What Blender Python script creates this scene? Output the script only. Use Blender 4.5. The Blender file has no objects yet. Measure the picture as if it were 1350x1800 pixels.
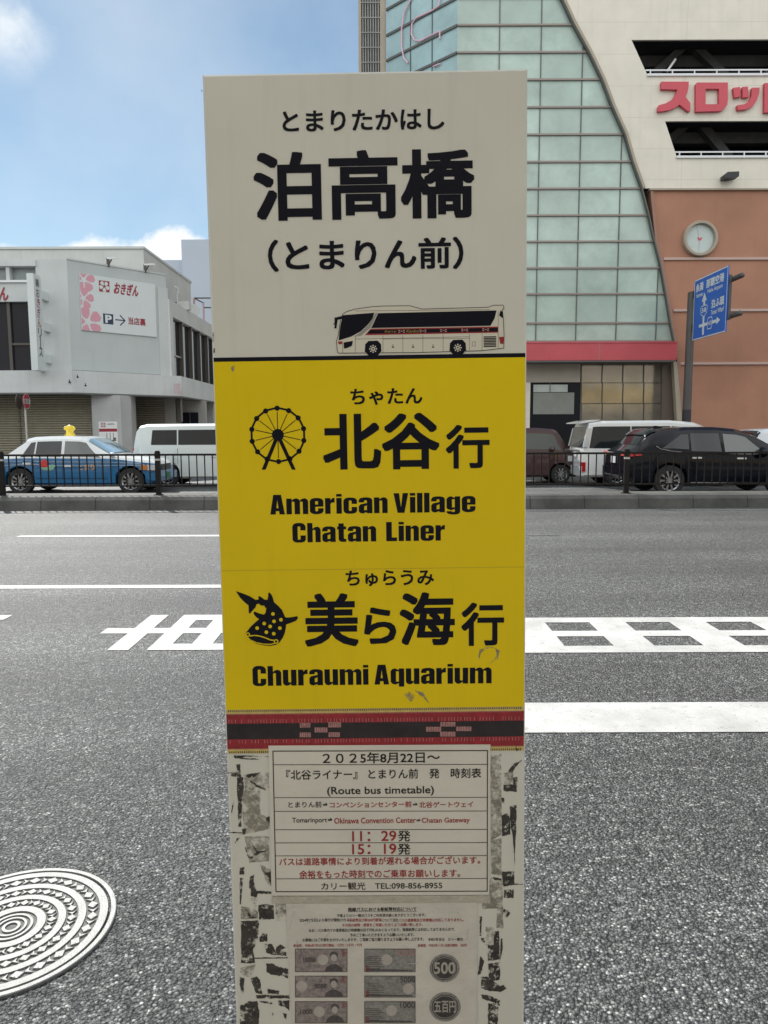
import bpy, math, random
from mathutils import Vector, Matrix
from mathutils.geometry import tessellate_polygon
random.seed(7)
SC = bpy.context.scene
COL = SC.collection
R_ = math.radians

# ------------------------------------------------------------------ camera
F_PX, CX, CY = 1300.0, 675.0, 900.0            # focal length and centre in photo pixels (1350 x 1800)
PITCH, ROLL = R_(6.36), R_(0.2)
CAM = Vector((0, 0, 1.6))
FW = Vector((0, math.cos(PITCH), -math.sin(PITCH)))
_r0 = Vector((1, 0, 0)); _u0 = _r0.cross(FW)
RT = math.cos(ROLL) * _r0 - math.sin(ROLL) * _u0
UP = math.sin(ROLL) * _r0 + math.cos(ROLL) * _u0
cd = bpy.data.cameras.new('camera'); cam = bpy.data.objects.new('camera', cd); COL.objects.link(cam)
cd.sensor_fit = 'AUTO'; cd.sensor_width = 36.0; cd.lens = 36.0 * F_PX / 1800.0
cd.clip_start = 0.05; cd.clip_end = 3000
cam.matrix_world = Matrix(((RT.x, UP.x, -FW.x, CAM.x), (RT.y, UP.y, -FW.y, CAM.y), (RT.z, UP.z, -FW.z, CAM.z), (0, 0, 0, 1)))
SC.camera = cam

# ------------------------------------------------------------------ sky, sun, exposure
SUN_EL, SUN_AZ = R_(42), R_(-31)               # azimuth measured from +Y towards +X
wd = bpy.data.worlds.new("World"); SC.world = wd; wd.use_nodes = True
nt = wd.node_tree; nt.nodes.clear()
def N(t, kind, **kw):
    n = t.nodes.new(kind)
    for k, v in kw.items(): setattr(n, k, v)
    return n
def L(t, a, b): t.links.new(a, b)
def mathn(t, op, a, b=None, c=None, clamp=False):
    n = N(t, 'ShaderNodeMath', operation=op); n.use_clamp = clamp
    for i, v in enumerate((a, b, c)):
        if v is None: continue
        if isinstance(v, (int, float)): n.inputs[i].default_value = v
        else: L(t, v, n.inputs[i])
    return n.outputs[0]
def ramp(t, fac, stops):
    n = N(t, 'ShaderNodeValToRGB')
    while len(n.color_ramp.elements) < len(stops): n.color_ramp.elements.new(0.5)
    for e, (p, c) in zip(n.color_ramp.elements, stops):
        e.position = p; e.color = (c, c, c, 1) if isinstance(c, (int, float)) else (*c, 1)
    L(t, fac, n.inputs[0]); return n.outputs[0]
def mixc(t, fac, a, b):
    n = N(t, 'ShaderNodeMix', data_type='RGBA')
    for s, v in ((n.inputs[0], fac), (n.inputs[6], a), (n.inputs[7], b)):
        if isinstance(v, (int, float)): s.default_value = v
        elif isinstance(v, tuple): s.default_value = (*v, 1)
        else: L(t, v, s)
    return n.outputs[2]
sky = N(nt, 'ShaderNodeTexSky', sky_type='NISHITA'); sky.sun_disc = False
sky.sun_elevation = SUN_EL; sky.sun_rotation = SUN_AZ
sky.air_density = 1.0; sky.dust_density = 0.25; sky.ozone_density = 2.0
tc = N(nt, 'ShaderNodeTexCoord'); sx = N(nt, 'ShaderNodeSeparateXYZ'); L(nt, tc.outputs['Generated'], sx.inputs[0])
X, Y, Z = sx.outputs
az = mathn(nt, 'ARCTAN2', X, Y)
hl = mathn(nt, 'SQRT', mathn(nt, 'ADD', mathn(nt, 'MULTIPLY', X, X), mathn(nt, 'MULTIPLY', Y, Y)))
el = mathn(nt, 'ARCTAN2', Z, hl)
cb = N(nt, 'ShaderNodeCombineXYZ'); L(nt, az, cb.inputs[0]); L(nt, el, cb.inputs[1])
def noise(t, vec, scale, detail=5, rough=0.55):
    n = N(t, 'ShaderNodeTexNoise'); n.inputs['Scale'].default_value = scale; n.inputs['Detail'].default_value = detail
    n.inputs['Roughness'].default_value = rough; L(t, vec, n.inputs['Vector']); return n.outputs[0]
n1 = noise(nt, cb.outputs[0], 9.0, 6, 0.6)
n2 = noise(nt, tc.outputs['Generated'], 4.2, 5, 0.55)
n3 = noise(nt, cb.outputs[0], 3.0, 3, 0.5)
# cumulus bank low above the roofs
def gauss(v, mu, sg):
    d = mathn(nt, 'DIVIDE', mathn(nt, 'SUBTRACT', v, mu), sg)
    return mathn(nt, 'EXPONENT', mathn(nt, 'MULTIPLY', mathn(nt, 'MULTIPLY', d, d), -1.0))
top = mathn(nt, 'ADD', mathn(nt, 'MULTIPLY', gauss(az, -0.262, 0.045), 0.034), mathn(nt, 'MULTIPLY', gauss(az, -0.365, 0.045), 0.020))
top = mathn(nt, 'ADD', mathn(nt, 'ADD', top, mathn(nt, 'MULTIPLY', gauss(az, -0.10, 0.09), 0.05)), 0.215)
top = mathn(nt, 'ADD', top, mathn(nt, 'MULTIPLY', mathn(nt, 'SUBTRACT', n1, 0.5), 0.10))
cum = mathn(nt, 'DIVIDE', mathn(nt, 'SUBTRACT', top, el), 0.012, clamp=True)
puff = mathn(nt, 'MULTIPLY', gauss(az, -0.435, 0.036), gauss(el, 0.432, 0.034))
puff = mathn(nt, 'MULTIPLY', puff, ramp(nt, n1, [(0.35, 0.0), (0.6, 1.0)]))
thin = ramp(nt, n2, [(0.34, 0.0), (0.72, 0.75)])
bg1 = N(nt, 'ShaderNodeBackground'); bg2 = N(nt, 'ShaderNodeBackground')
SKY_STRENGTH = 0.055
back = ramp(nt, mathn(nt, 'MULTIPLY_ADD', Y, -0.5, 0.5), [(0.42, 0.0), (0.75, 1.0)])      # unseen bright cloud added behind the camera to brighten the shaded fronts
back = mathn(nt, 'MULTIPLY', back, ramp(nt, n2, [(0.30, 0.25), (0.55, 1.0)]))
tint = N(nt, 'ShaderNodeVectorMath', operation='MULTIPLY'); L(nt, sky.outputs[0], tint.inputs[0]); tint.inputs[1].default_value = (0.97, 1.10, 1.06)
base_sky = mixc(nt, back, tint.outputs[0], (23.5, 24.0, 23.8))
mul = mixc(nt, mathn(nt, 'MAXIMUM', mathn(nt, 'MAXIMUM', cum, mathn(nt, 'MULTIPLY', puff, 0.9)), mathn(nt, 'MULTIPLY', thin, 0.34)), base_sky, (10.6, 11.0, 11.2))
mul = mixc(nt, 0.08, mul, (9.5, 10.2, 10.6))
L(nt, mul, bg1.inputs[0]); bg1.inputs[1].default_value = SKY_STRENGTH
wo = N(nt, 'ShaderNodeOutputWorld'); L(nt, bg1.outputs[0], wo.inputs[0]); nt.nodes.remove(bg2)

sl = bpy.data.lights.new('sun', 'SUN'); so = bpy.data.objects.new('sun', sl); COL.objects.link(so)
sl.energy = 2.95; sl.angle = R_(0.5); sl.color = (1.0, 0.96, 0.9)
sdir = Vector((math.sin(SUN_AZ) * math.cos(SUN_EL), math.cos(SUN_AZ) * math.cos(SUN_EL), math.sin(SUN_EL)))
so.rotation_euler = sdir.to_track_quat('Z', 'Y').to_euler(); so.location = (0, 0, 30)
SC.view_settings.view_transform = 'Standard'; SC.view_settings.look = 'None'
SC.view_settings.gamma = 1; SC.view_settings.exposure = 0.8
SC.render.film_transparent = False

# ------------------------------------------------------------------ pixel rays -> points on real planes
def ray(px, py): return FW + RT * ((px - CX) / F_PX) - UP * ((py - CY) / F_PX)
def P(px, py, y):                                  # where that sight line meets the vertical plane Y = y
    d = ray(px, py); return CAM + d * (y / d.y)
def G(px, py, z=0.0):
    d = ray(px, py); return CAM + d * ((z - CAM.z) / d.z)
def depth_at(px, py, z):                           # Y where that sight line reaches height z
    d = ray(px, py); return d.y * (z - CAM.z) / d.z
class Frame:                                       # a flat face: origin, right, up, outward normal
    def __init__(s, o, u, v=Vector((0, 0, 1))):
        s.o = Vector(o); s.u = Vector(u).normalized(); s.v = Vector(v); s.v = (s.v - s.u * s.v.dot(s.u)).normalized()
        s.n = s.u.cross(s.v)
        s.m = Matrix(((s.u.x, s.v.x, s.n.x, s.o.x), (s.u.y, s.v.y, s.n.y, s.o.y), (s.u.z, s.v.z, s.n.z, s.o.z), (0, 0, 0, 1)))
    def uv(s, px, py, w=0.0):
        d = ray(px, py); t = ((s.o + s.n * w - CAM).dot(s.n)) / d.dot(s.n)
        q = CAM + d * t - s.o; return (q.dot(s.u), q.dot(s.v))

# ------------------------------------------------------------------ materials
def srgb(r, g, b):
    f = lambda c: (c / 255 / 12.92) if c <= 10 else ((c / 255 + 0.055) / 1.055) ** 2.4
    return (f(r), f(g), f(b))
def mat(name, col, rough=0.6, metal=0.0, var=0.0, vscale=3.0, bump=0.0, bscale=40.0, spec=0.5, coat=0.0, streak=0.0):
    m = bpy.data.materials.new(name); m.use_nodes = True; t = m.node_tree
    b = t.nodes['Principled BSDF']
    b.inputs['Base Color'].default_value = (*col, 1); b.inputs['Roughness'].default_value = rough
    b.inputs['Metallic'].default_value = metal; b.inputs['Specular IOR Level'].default_value = spec
    b.inputs['Coat Weight'].default_value = coat; b.inputs['Coat Roughness'].default_value = 0.04
    if var or bump or streak:
        g = N(t, 'ShaderNodeNewGeometry'); pos = g.outputs['Position']
    if var or streak:
        c = col
        fac = None
        out = None
        if var:
            nn = noise(t, pos, vscale, 6, 0.6)
            f = ramp(t, nn, [(0.3, 0.0), (0.7, 1.0)])
            out = mixc(t, f, tuple(x * (1 - var) for x in c), tuple(min(1, x * (1 + var * 0.6)) for x in c))
        if streak:                                 # rain streaks: noise stretched down the wall
            mp = N(t, 'ShaderNodeMapping'); mp.inputs['Scale'].default_value = (5.0, 5.0, 0.35); L(t, pos, mp.inputs[0])
            sn = noise(t, mp.outputs[0], 1.0, 6, 0.65)
            sf = mathn(t, 'MULTIPLY', ramp(t, sn, [(0.52, 0.0), (0.78, 1.0)]), streak)
            out = mixc(t, sf, out if out is not None else c, tuple(x * 0.45 for x in c))
        L(t, out, b.inputs['Base Color'])
    if bump:
        bn = N(t, 'ShaderNodeBump'); bn.inputs['Strength'].default_value = bump; bn.inputs['Distance'].default_value = 0.01
        L(t, noise(t, pos, bscale, 5, 0.6), bn.inputs['Height']); L(t, bn.outputs[0], b.inputs['Normal'])
    return m
M = {}
def SepY(t, v):
    s_ = N(t, 'ShaderNodeSeparateXYZ'); L(t, v, s_.inputs[0]); return s_.outputs[1]
def asphalt():
    m = bpy.data.materials.new('asphalt'); m.use_nodes = True; t = m.node_tree; b = t.nodes['Principled BSDF']
    g = N(t, 'ShaderNodeNewGeometry'); pos = g.outputs['Position']
    v = N(t, 'ShaderNodeTexVoronoi', feature='F1'); v.inputs['Scale'].default_value = 102; L(t, pos, v.inputs['Vector'])
    v2 = N(t, 'ShaderNodeTexVoronoi', feature='F1'); v2.inputs['Scale'].default_value = 210; L(t, pos, v2.inputs['Vector'])
    sp = N(t, 'ShaderNodeSeparateColor'); L(t, v.outputs['Color'], sp.inputs[0])
    stone = ramp(t, sp.outputs[0], [(0.0, (0.05, 0.054, 0.053)), (0.5, (0.12, 0.128, 0.124)), (0.85, (0.21, 0.22, 0.213)), (1.0, (0.48, 0.48, 0.46))])  # palest stones also paint white glints into the colour
    edge = ramp(t, v.outputs['Distance'], [(0.36, 0.0), (0.74, 1.0)])
    c = mixc(t, edge, stone, (0.022, 0.023, 0.025))
    mp = N(t, 'ShaderNodeMapping'); mp.inputs['Scale'].default_value = (0.12, 0.9, 1.0); L(t, pos, mp.inputs[0])
    wear = ramp(t, noise(t, mp.outputs[0], 1.4, 5, 0.6), [(0.3, 0.66), (0.7, 1.2)])
    big = ramp(t, noise(t, pos, 0.5, 4, 0.6), [(0.3, 0.80), (0.7, 1.2)])
    patchy = ramp(t, noise(t, pos, 11, 6, 0.75), [(0.35, 0.82), (0.68, 1.2)])
    sp1 = ramp(t, noise(t, pos, 34, 3, 0.6), [(0.40, 0.70), (0.62, 1.35)]); sp2 = ramp(t, noise(t, pos, 15, 3, 0.6), [(0.40, 0.78), (0.62, 1.22)])
    patchy = mathn(t, 'MULTIPLY', patchy, mathn(t, 'MULTIPLY', sp1, sp2))
    trk = mathn(t, 'MULTIPLY_ADD', mathn(t, 'SINE', mathn(t, 'MULTIPLY_ADD', SepY(t, pos), 3.55, 0.4)), 0.09, 1.0)
    mm = N(t, 'ShaderNodeVectorMath', operation='SCALE'); L(t, c, mm.inputs[0]); L(t, mathn(t, 'MULTIPLY', mathn(t, 'MULTIPLY', wear, patchy), mathn(t, 'MULTIPLY', mathn(t, 'MULTIPLY', big, 1.1), trk)), mm.inputs['Scale'])
    L(t, mm.outputs[0], b.inputs['Base Color']); b.inputs['Roughness'].default_value = 0.46
    b.inputs['Specular IOR Level'].default_value = 0.5
    bn = N(t, 'ShaderNodeBump'); bn.inputs['Strength'].default_value = 1.0; bn.inputs['Distance'].default_value = 0.008; bn.invert = True
    h = mathn(t, 'ADD', v.outputs['Distance'], mathn(t, 'MULTIPLY', v2.outputs['Distance'], 0.35))
    h = mathn(t, 'ADD', h, mathn(t, 'MULTIPLY', noise(t, pos, 45, 3, 0.5), 0.8))
    L(t, h, bn.inputs['Height']); L(t, bn.outputs[0], b.inputs['Normal'])
    return m
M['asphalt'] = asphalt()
def paint_white():
    m = mat('road_paint', (0.72, 0.72, 0.69), 0.7); t = m.node_tree; b = t.nodes['Principled BSDF']
    g = N(t, 'ShaderNodeNewGeometry'); pos = g.outputs['Position']
    v = N(t, 'ShaderNodeTexVoronoi', feature='F1'); v.inputs['Scale'].default_value = 95; L(t, pos, v.inputs['Vector'])
    wear = ramp(t, noise(t, pos, 14, 8, 0.7), [(0.55, 0.0), (0.74, 1.0)])
    dirt = mixc(t, ramp(t, noise(t, pos, 2.2, 6, 0.65), [(0.35, 0.0), (0.7, 1.0)]), (0.47, 0.47, 0.455), (0.70, 0.70, 0.68))
    L(t, mixc(t, mathn(t, 'MULTIPLY', wear, 0.55), dirt, (0.16, 0.16, 0.16)), b.inputs['Base Color'])
    chip = ramp(t, noise(t, pos, 70, 4, 0.6), [(0.63, 0.0), (0.68, 1.0)])
    chip = mathn(t, 'MULTIPLY', chip, ramp(t, noise(t, pos, 5, 5, 0.7), [(0.40, 0.15), (0.62, 0.9)]))
    L(t, mixc(t, chip, b.inputs['Base Color'].links[0].from_socket, (0.12, 0.12, 0.12)), b.inputs['Base Color'])
    bn = N(t, 'ShaderNodeBump'); bn.inputs['Strength'].default_value = 0.25; bn.inputs['Distance'].default_value = 0.004; bn.invert = True
    L(t, v.outputs['Distance'], bn.inputs['Height']); L(t, bn.outputs[0], b.inputs['Normal'])
    return m
M['road_paint'] = paint_white()
def jointed(name, col, pitch, width, axis=0, rough=0.8, var=0.2, jc=0.35, pitch2=None, axis2=2, off=0.0, off2=0.0, bump=0.2, streak=0.0):
    m = mat(name, col, rough, var=var, vscale=1.5, bump=bump, bscale=60, streak=streak); t = m.node_tree; b = t.nodes['Principled BSDF']
    g = N(t, 'ShaderNodeNewGeometry'); s = N(t, 'ShaderNodeSeparateXYZ'); L(t, g.outputs['Position'], s.inputs[0])
    def line(ax, p, o):
        q = mathn(t, 'FLOORED_MODULO', mathn(t, 'ADD', s.outputs[ax], o), p)
        return mathn(t, 'LESS_THAN', q, width)
    f = line(axis, pitch, off)
    if pitch2: f = mathn(t, 'MAXIMUM', f, line(axis2, pitch2, off2))
    src = b.inputs['Base Color'].links[0].from_socket
    L(t, mixc(t, mathn(t, 'MULTIPLY', f, 1.0), src, tuple(x * jc for x in col)), b.inputs['Base Color'])
    return m
M['kerb'] = jointed('kerb_concrete', (0.105, 0.105, 0.098), 1.1, 0.018, var=0.5, jc=0.25, off=0.35)
M['concrete'] = mat('concrete', (0.33, 0.33, 0.32), 0.85, var=0.25, vscale=0.8, bump=0.2)
M['paving'] = jointed('paving', (0.34, 0.33, 0.31), 0.3, 0.008, 0, pitch2=0.3, axis2=1, jc=0.5)
M['ground'] = mat('ground', (0.25, 0.25, 0.24), 0.9, var=0.2, vscale=0.1)
M['fence'] = mat('fence_metal', (0.013, 0.011, 0.011), 0.5, var=0.3, vscale=6, spec=.25)
def panel_mat(name, col, streaks=0.12):
    m = mat(name, col, 0.38, var=0.05, vscale=4, spec=0.25); t = m.node_tree; b = t.nodes['Principled BSDF']
    src = b.inputs['Base Color'].links[0].from_socket
    g = N(t, 'ShaderNodeNewGeometry')
    mp = N(t, 'ShaderNodeMapping'); mp.inputs['Scale'].default_value = (45, 45, 2.5); L(t, g.outputs['Position'], mp.inputs[0])
    f1 = ramp(t, noise(t, mp.outputs[0], 1.0, 5, 0.6), [(0.55, 0.0), (0.85, 1.0)])
    f2 = ramp(t, noise(t, g.outputs['Position'], 55, 8, 0.75), [(0.68, 0.0), (0.76, 1.0)])
    f3 = ramp(t, noise(t, g.outputs['Position'], 6, 6, 0.7), [(0.45, 0.0), (0.75, 1.0)])
    f = mathn(t, 'ADD', mathn(t, 'MULTIPLY', f1, streaks), mathn(t, 'MULTIPLY', mathn(t, 'MULTIPLY', f2, f3), 0.35), clamp=True)
    L(t, mixc(t, f, src, tuple(x * 0.4 for x in col)), b.inputs['Base Color'])
    return m
M['panel_white'] = panel_mat('panel_white', (0.70, 0.695, 0.62))
M['panel_yellow'] = panel_mat('panel_yellow', (0.83, 0.615, 0.004))
M['ink'] = mat('black_print', (0.006, 0.007, 0.014), 0.4, spec=0.15)
M['paper'] = mat('paper', (0.72, 0.69, 0.61), 0.32, var=0.06, vscale=9, bump=0.25, bscale=18, spec=0.5)
M['paper2'] = mat('paper_in_sleeve', (0.66, 0.63, 0.56), 0.25, var=0.10, vscale=12, bump=0.4, bscale=22, spec=0.5)
M['ink_red'] = mat('red_print', (0.33, 0.018, 0.022), 0.4)
M['ink_dark'] = mat('dark_print', (0.02, 0.018, 0.018), 0.4, spec=.2)
M['weave_red'] = mat('woven_red', (0.33, 0.02, 0.03), 0.6, var=0.3, vscale=90)
M['weave_black'] = mat('woven_black', (0.022, 0.017, 0.02), 0.6, var=0.5, vscale=40)
M['weave_gold'] = mat('woven_gold', (0.62, 0.47, 0.16), 0.6, var=0.2, vscale=60)
M['weave_pink'] = mat('woven_pink', (0.55, 0.28, 0.27), 0.6, var=0.4, vscale=260)
M['residue'] = mat('tape_residue', (0.052, 0.047, 0.041), 0.6, var=0.6, vscale=60, bump=0.5, bscale=150)
M['residue_mid'] = mat('tape_residue_grey', (0.30, 0.28, 0.225), 0.4, var=0.4, vscale=90, bump=0.4, bscale=120)
M['tape'] = mat('tape_clear', (0.50, 0.47, 0.39), 0.22, var=0.15, vscale=50, bump=0.5, bscale=60)

def ragged(name, lo, hi, s1, s2):
    m = M[name]; t = m.node_tree; b = t.nodes['Principled BSDF']; o = t.nodes['Material Output']
    g = N(t, 'ShaderNodeNewGeometry'); tr = N(t, 'ShaderNodeBsdfTransparent'); mx = N(t, 'ShaderNodeMixShader')
    a = noise(t, g.outputs['Position'], s1, 8, 0.72); c = noise(t, g.outputs['Position'], s2, 3, 0.5)
    f = ramp(t, mathn(t, 'ADD', mathn(t, 'MULTIPLY', a, .7), mathn(t, 'MULTIPLY', c, .3)), [(lo, 0.0), (hi, 1.0)])
    L(t, f, mx.inputs[0]); L(t, tr.outputs[0], mx.inputs[1]); L(t, b.outputs[0], mx.inputs[2]); L(t, mx.outputs[0], o.inputs[0])
ragged('residue', .42, .48, 110, 34); ragged('residue_mid', .42, .62, 80, 24)
# ------------------------------------------------------------------ mesh helpers
class MB:
    def __init__(s): s.v = []; s.f = []; s.mi = []
    def add(s, pts, faces, mi=0):
        b = len(s.v); s.v += [tuple(p) for p in pts]
        for f in faces: s.f.append(tuple(b + i for i in f)); s.mi.append(mi)
        return s
    def box(s, x0, x1, y0, y1, z0, z1, mi=0):
        p = [(x, y, z) for z in (z0, z1) for y in (y0, y1) for x in (x0, x1)]
        return s.add(p, [(0, 2, 3, 1), (4, 5, 7, 6), (0, 1, 5, 4), (2, 6, 7, 3), (0, 4, 6, 2), (1, 3, 7, 5)], mi)
    def bar(s, a, b, r, mi=0, up=Vector((0, 0, 1)), r2=None):          # square bar between two points
        a = Vector(a); b = Vector(b); d = (b - a).normalized()
        if abs(d.dot(up)) > 0.98: up = Vector((0, 1, 0))
        u = d.cross(up).normalized(); v = u.cross(d); r2 = r if r2 is None else r2
        p = [c + u * i * r + v * j * r2 for c in (a, b) for i, j in ((-1, -1), (1, -1), (1, 1), (-1, 1))]
        return s.add(p, [(0, 3, 2, 1), (4, 5, 6, 7), (0, 1, 5, 4), (1, 2, 6, 5), (2, 3, 7, 6), (3, 0, 4, 7)], mi)
    def cyl(s, a, b, r, n=16, r2=None, mi=0, cap=True):
        a = Vector(a); b = Vector(b); d = (b - a).normalized(); r2 = r if r2 is None else r2
        up = Vector((0, 0, 1)) if abs(d.z) < 0.9 else Vector((1, 0, 0))
        u = d.cross(up).normalized(); v = u.cross(d)
        p = [c + (u * math.cos(k * 2 * math.pi / n) + v * math.sin(k * 2 * math.pi / n)) * q for c, q in ((a, r), (b, r2)) for k in range(n)]
        f = [(k, n + k, n + (k + 1) % n, (k + 1) % n) for k in range(n)]
        if cap: f += [tuple(range(n)), tuple(reversed(range(n, 2 * n)))]
        return s.add(p, f, mi)
    def tube(s, pts, r, n=8, mi=0):
        for a, b in zip(pts, pts[1:]): s.cyl(a, b, r, n, mi=mi)
        return s
    def lathe(s, prof, c, ax, n=28, mi=0, closed=False, cap=True):               # prof: (distance along axis, radius)
        c = Vector(c); ax = Vector(ax).normalized(); up = Vector((0, 0, 1)) if abs(ax.z) < 0.9 else Vector((1, 0, 0))
        u = ax.cross(up).normalized(); v = u.cross(ax); p = []
        for t, r in prof:
            for k in range(n):
                a = k * 2 * math.pi / n; p.append(c + ax * t + (u * math.cos(a) + v * math.sin(a)) * r)
        f = []; m = len(prof)
        for i in range(m - (0 if closed else 1)):
            j = (i + 1) % m
            for k in range(n): f.append((i * n + k, i * n + (k + 1) % n, j * n + (k + 1) % n, j * n + k))
        if not closed and cap:
            if prof[0][1] > 1e-6: f.append(tuple(reversed(range(n))))
            if prof[-1][1] > 1e-6: f.append(tuple(range((m - 1) * n, m * n)))
        return s.add(p, f, mi)
    def ball(s, c, rx, ry, rz, n=14, m=9, mi=0):
        p = []; f = []
        for i in range(m + 1):
            th = math.pi * i / m
            for k in range(n):
                a = 2 * math.pi * k / n
                p.append((c[0] + rx * math.sin(th) * math.cos(a), c[1] + ry * math.sin(th) * math.sin(a), c[2] + rz * math.cos(th)))
        for i in range(m):
            for k in range(n): f.append((i * n + k, (i + 1) * n + k, (i + 1) * n + (k + 1) % n, i * n + (k + 1) % n))
        return s.add(p, f, mi)
    def prism(s, pts, w0, w1, mp=None, holes=(), mi=0, back=True):     # flat outline pushed from w0 (back) to w1 (front)
        mp = mp or (lambda u, v, w: (u, v, w))
        loops = [pts] + list(holes)
        flat = [q for l in loops for q in l]; n = len(flat)
        if holes: tri = [tuple(t) for t in tessellate_polygon([[Vector((a, b, 0)) for a, b in l] for l in loops])]
        else: tri = [tuple(range(n))]
        p = [mp(a, b, w1) for a, b in flat]; f = list(tri)
        if w0 is not None:
            p += [mp(a, b, w0) for a, b in flat]
            if back: f += [tuple(n + i for i in reversed(t)) for t in tri]
            o = 0
            for l in loops:
                k = len(l)
                f += [(o + i, n + o + i, n + o + (i + 1) % k, o + (i + 1) % k) for i in range(k)]
                o += k
        return s.add(p, f, mi)
    def stroke(s, pts, wd, w, closed=False, mi=0):                     # flat printed line of width wd at height w
        q = [Vector((a, b)) for a, b in pts]
        if closed: q.append(q[0])
        for a, b in zip(q, q[1:]):
            if (b - a).length < 1e-9: continue
            d = (b - a).normalized(); nrm = Vector((-d.y, d.x)) * wd / 2; e = d * wd * 0.25
            s.add([(a - e - nrm).to_tuple() + (w,), (b + e - nrm).to_tuple() + (w,), (b + e + nrm).to_tuple() + (w,), (a - e + nrm).to_tuple() + (w,)], [(0, 1, 2, 3)], mi)
        return s
    def disc(s, c, r, w, n=20, r2=None, mi=0):
        r2 = r if r2 is None else r2
        return s.add([(c[0] + r * math.cos(k * 2 * math.pi / n), c[1] + r2 * math.sin(k * 2 * math.pi / n), w) for k in range(n)], [tuple(range(n))], mi)
    def ring(s, c, r0, r1, w, n=32, mi=0):
        p = [(c[0] + r * math.cos(k * 2 * math.pi / n), c[1] + r * math.sin(k * 2 * math.pi / n), w) for r in (r0, r1) for k in range(n)]
        return s.add(p, [(k, (k + 1) % n, n + (k + 1) % n, n + k) for k in range(n)][0:n] and [(k, n + k, n + (k + 1) % n, (k + 1) % n) for k in range(n)], mi)
    def build(s, name, mats, parent=None, world=False, smooth=None, label=None):
        me = bpy.data.meshes.new(name); me.from_pydata(s.v, [], s.f); me.validate(clean_customdata=False)
        mats = mats if isinstance(mats, (list, tuple)) else [mats]
        for m in mats: me.materials.append(M[m] if isinstance(m, str) else m)
        if len(mats) > 1 and len(me.polygons) == len(s.mi): me.polygons.foreach_set('material_index', s.mi)
        if smooth is not None:
            me.polygons.foreach_set('use_smooth', [True] * len(me.polygons)); me.set_sharp_from_angle(angle=R_(smooth))
        me.update()
        return link(name, me, parent, world, label)
def link(name, me, parent=None, world=False, label=None):
    o = bpy.data.objects.new(name, me); COL.objects.link(o)
    if parent is not None:
        o.parent = parent
        if world and parent.type == 'EMPTY': o.matrix_parent_inverse = parent.matrix_basis.inverted()
    if label: o['label'] = label
    return o
def thing(name, label, cat, loc=(0, 0, 0), rotz=0.0, group=None, m=None):
    o = bpy.data.objects.new(name, None); COL.objects.link(o); o.empty_display_size = 0.2
    if m is not None: o.matrix_basis = m
    else: o.location = loc; o.rotation_euler = (0, 0, rotz)
    return tag(o, label, cat, group)
def tag(o, label, cat, group=None):
    o['label'] = label; o['category'] = cat
    if group: o['group'] = group
    return o
def struct(name, mb, mats, **k):
    o = mb.build(name, mats, **k); o['kind'] = 'structure'; return o

_glyphs = {}
def glyphs(s):
    if s not in _glyphs:
        c = bpy.data.curves.new('lettering', 'FONT'); c.body = s; c.resolution_u = 3
        o = bpy.data.objects.new('lettering', c); me = bpy.data.meshes.new_from_object(o)
        _glyphs[s] = ([v.co.to_2d() for v in me.vertices], [tuple(p.vertices) for p in me.polygons])
        bpy.data.objects.remove(o); bpy.data.curves.remove(c); bpy.data.meshes.remove(me)
    return _glyphs[s]
def bbox(vs): return min(v.x for v in vs), max(v.x for v in vs), min(v.y for v in vs), max(v.y for v in vs)
def letters_mb(s, u0, u1, v0, v1, w, bold=(0, 0), base=None, mb=None, slant=0.0):
    vs, fs = glyphs(s); rx, ry = bold
    a, b, c, d = bbox(vs)
    if base is not None: hv = [v for v in glyphs('H')[0]]; c, d = 0.0, bbox(hv)[3]      # fit capitals, keep the baseline
    else: c -= ry; d += ry
    a -= rx; b += rx
    su = (u1 - u0) / (b - a); sv = (v1 - v0) / (d - c)
    mb = mb or MB()
    sh = [(0, 0)]
    if rx >= .018: sh += [(rx * i, ry * j) for i, j in ((-1, -1), (-.5, -1), (0, -1), (.5, -1), (1, -1), (1, -.5), (1, 0), (1, .5), (1, 1), (.5, 1), (0, 1), (-.5, 1), (-1, 1), (-1, .5), (-1, 0), (-1, -.5))]
    elif rx: sh += [(i * rx, j * ry) for i in (-1, 1) for j in (-1, 1)]
    for k, (dx, dy) in enumerate(sh):
        mb.add([(u0 + (v.x + dx - a) * su + (v.y) * slant * sv, v0 + (v.y + dy - c) * sv, w + k * 0.00001) for v in vs], fs)
    return mb
def lettering(fr, parent, s, xl, xr, yt, yb, m, bold=(0, 0), w=0.0006, base=None, name='lettering', slant=0.0):
    xc, yc = (xl + xr) / 2, (yt + yb) / 2
    ul = Vector(fr.uv(xl, yc)); ur = Vector(fr.uv(xr, yc)); t = Vector(fr.uv(xc, yt)); bo = Vector(fr.uv(xc, yb))
    uc = (ul.x + ur.x) / 2; hu = (ur.x - ul.x) / 2
    return letters_mb(s, uc - hu, uc + hu, bo.y, t.y, w, bold, base, slant=slant).build(name, m, parent)
HS, HC = .235, .125; HW = 2 * HS + HC; HE = HS + HC
_bowl = [(.2, -.01), (.07, .03), (0, .13), (0, .67), (.07, .77), (.2, .81), (HW - .2, .81), (HW - .07, .77), (HW, .67)]
def _c(y1, y2): return ([(HW, y2), (HE, y2), (HE, .64), (HS + HC / 2, .675), (HS, .64), (HS, .16), (HS + HC / 2, .125), (HE, .16), (HE, y1), (HW, y1), (HW, .13), (HW - .07, .03), (HW - .2, -.01)] + _bowl, [])
_cntr = lambda a, b: [(HS, a), (HE, a), (HE, b), (HS, b)]
_n = [(0, 0), (HS, 0), (HS, .61), (HS + .04, .655), (HE, .62), (HE, 0), (HW, 0), (HW, .67), (HW - .06, .77), (HW - .16, .81), (HS + .10, .78), (HS, .70)]
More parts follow.
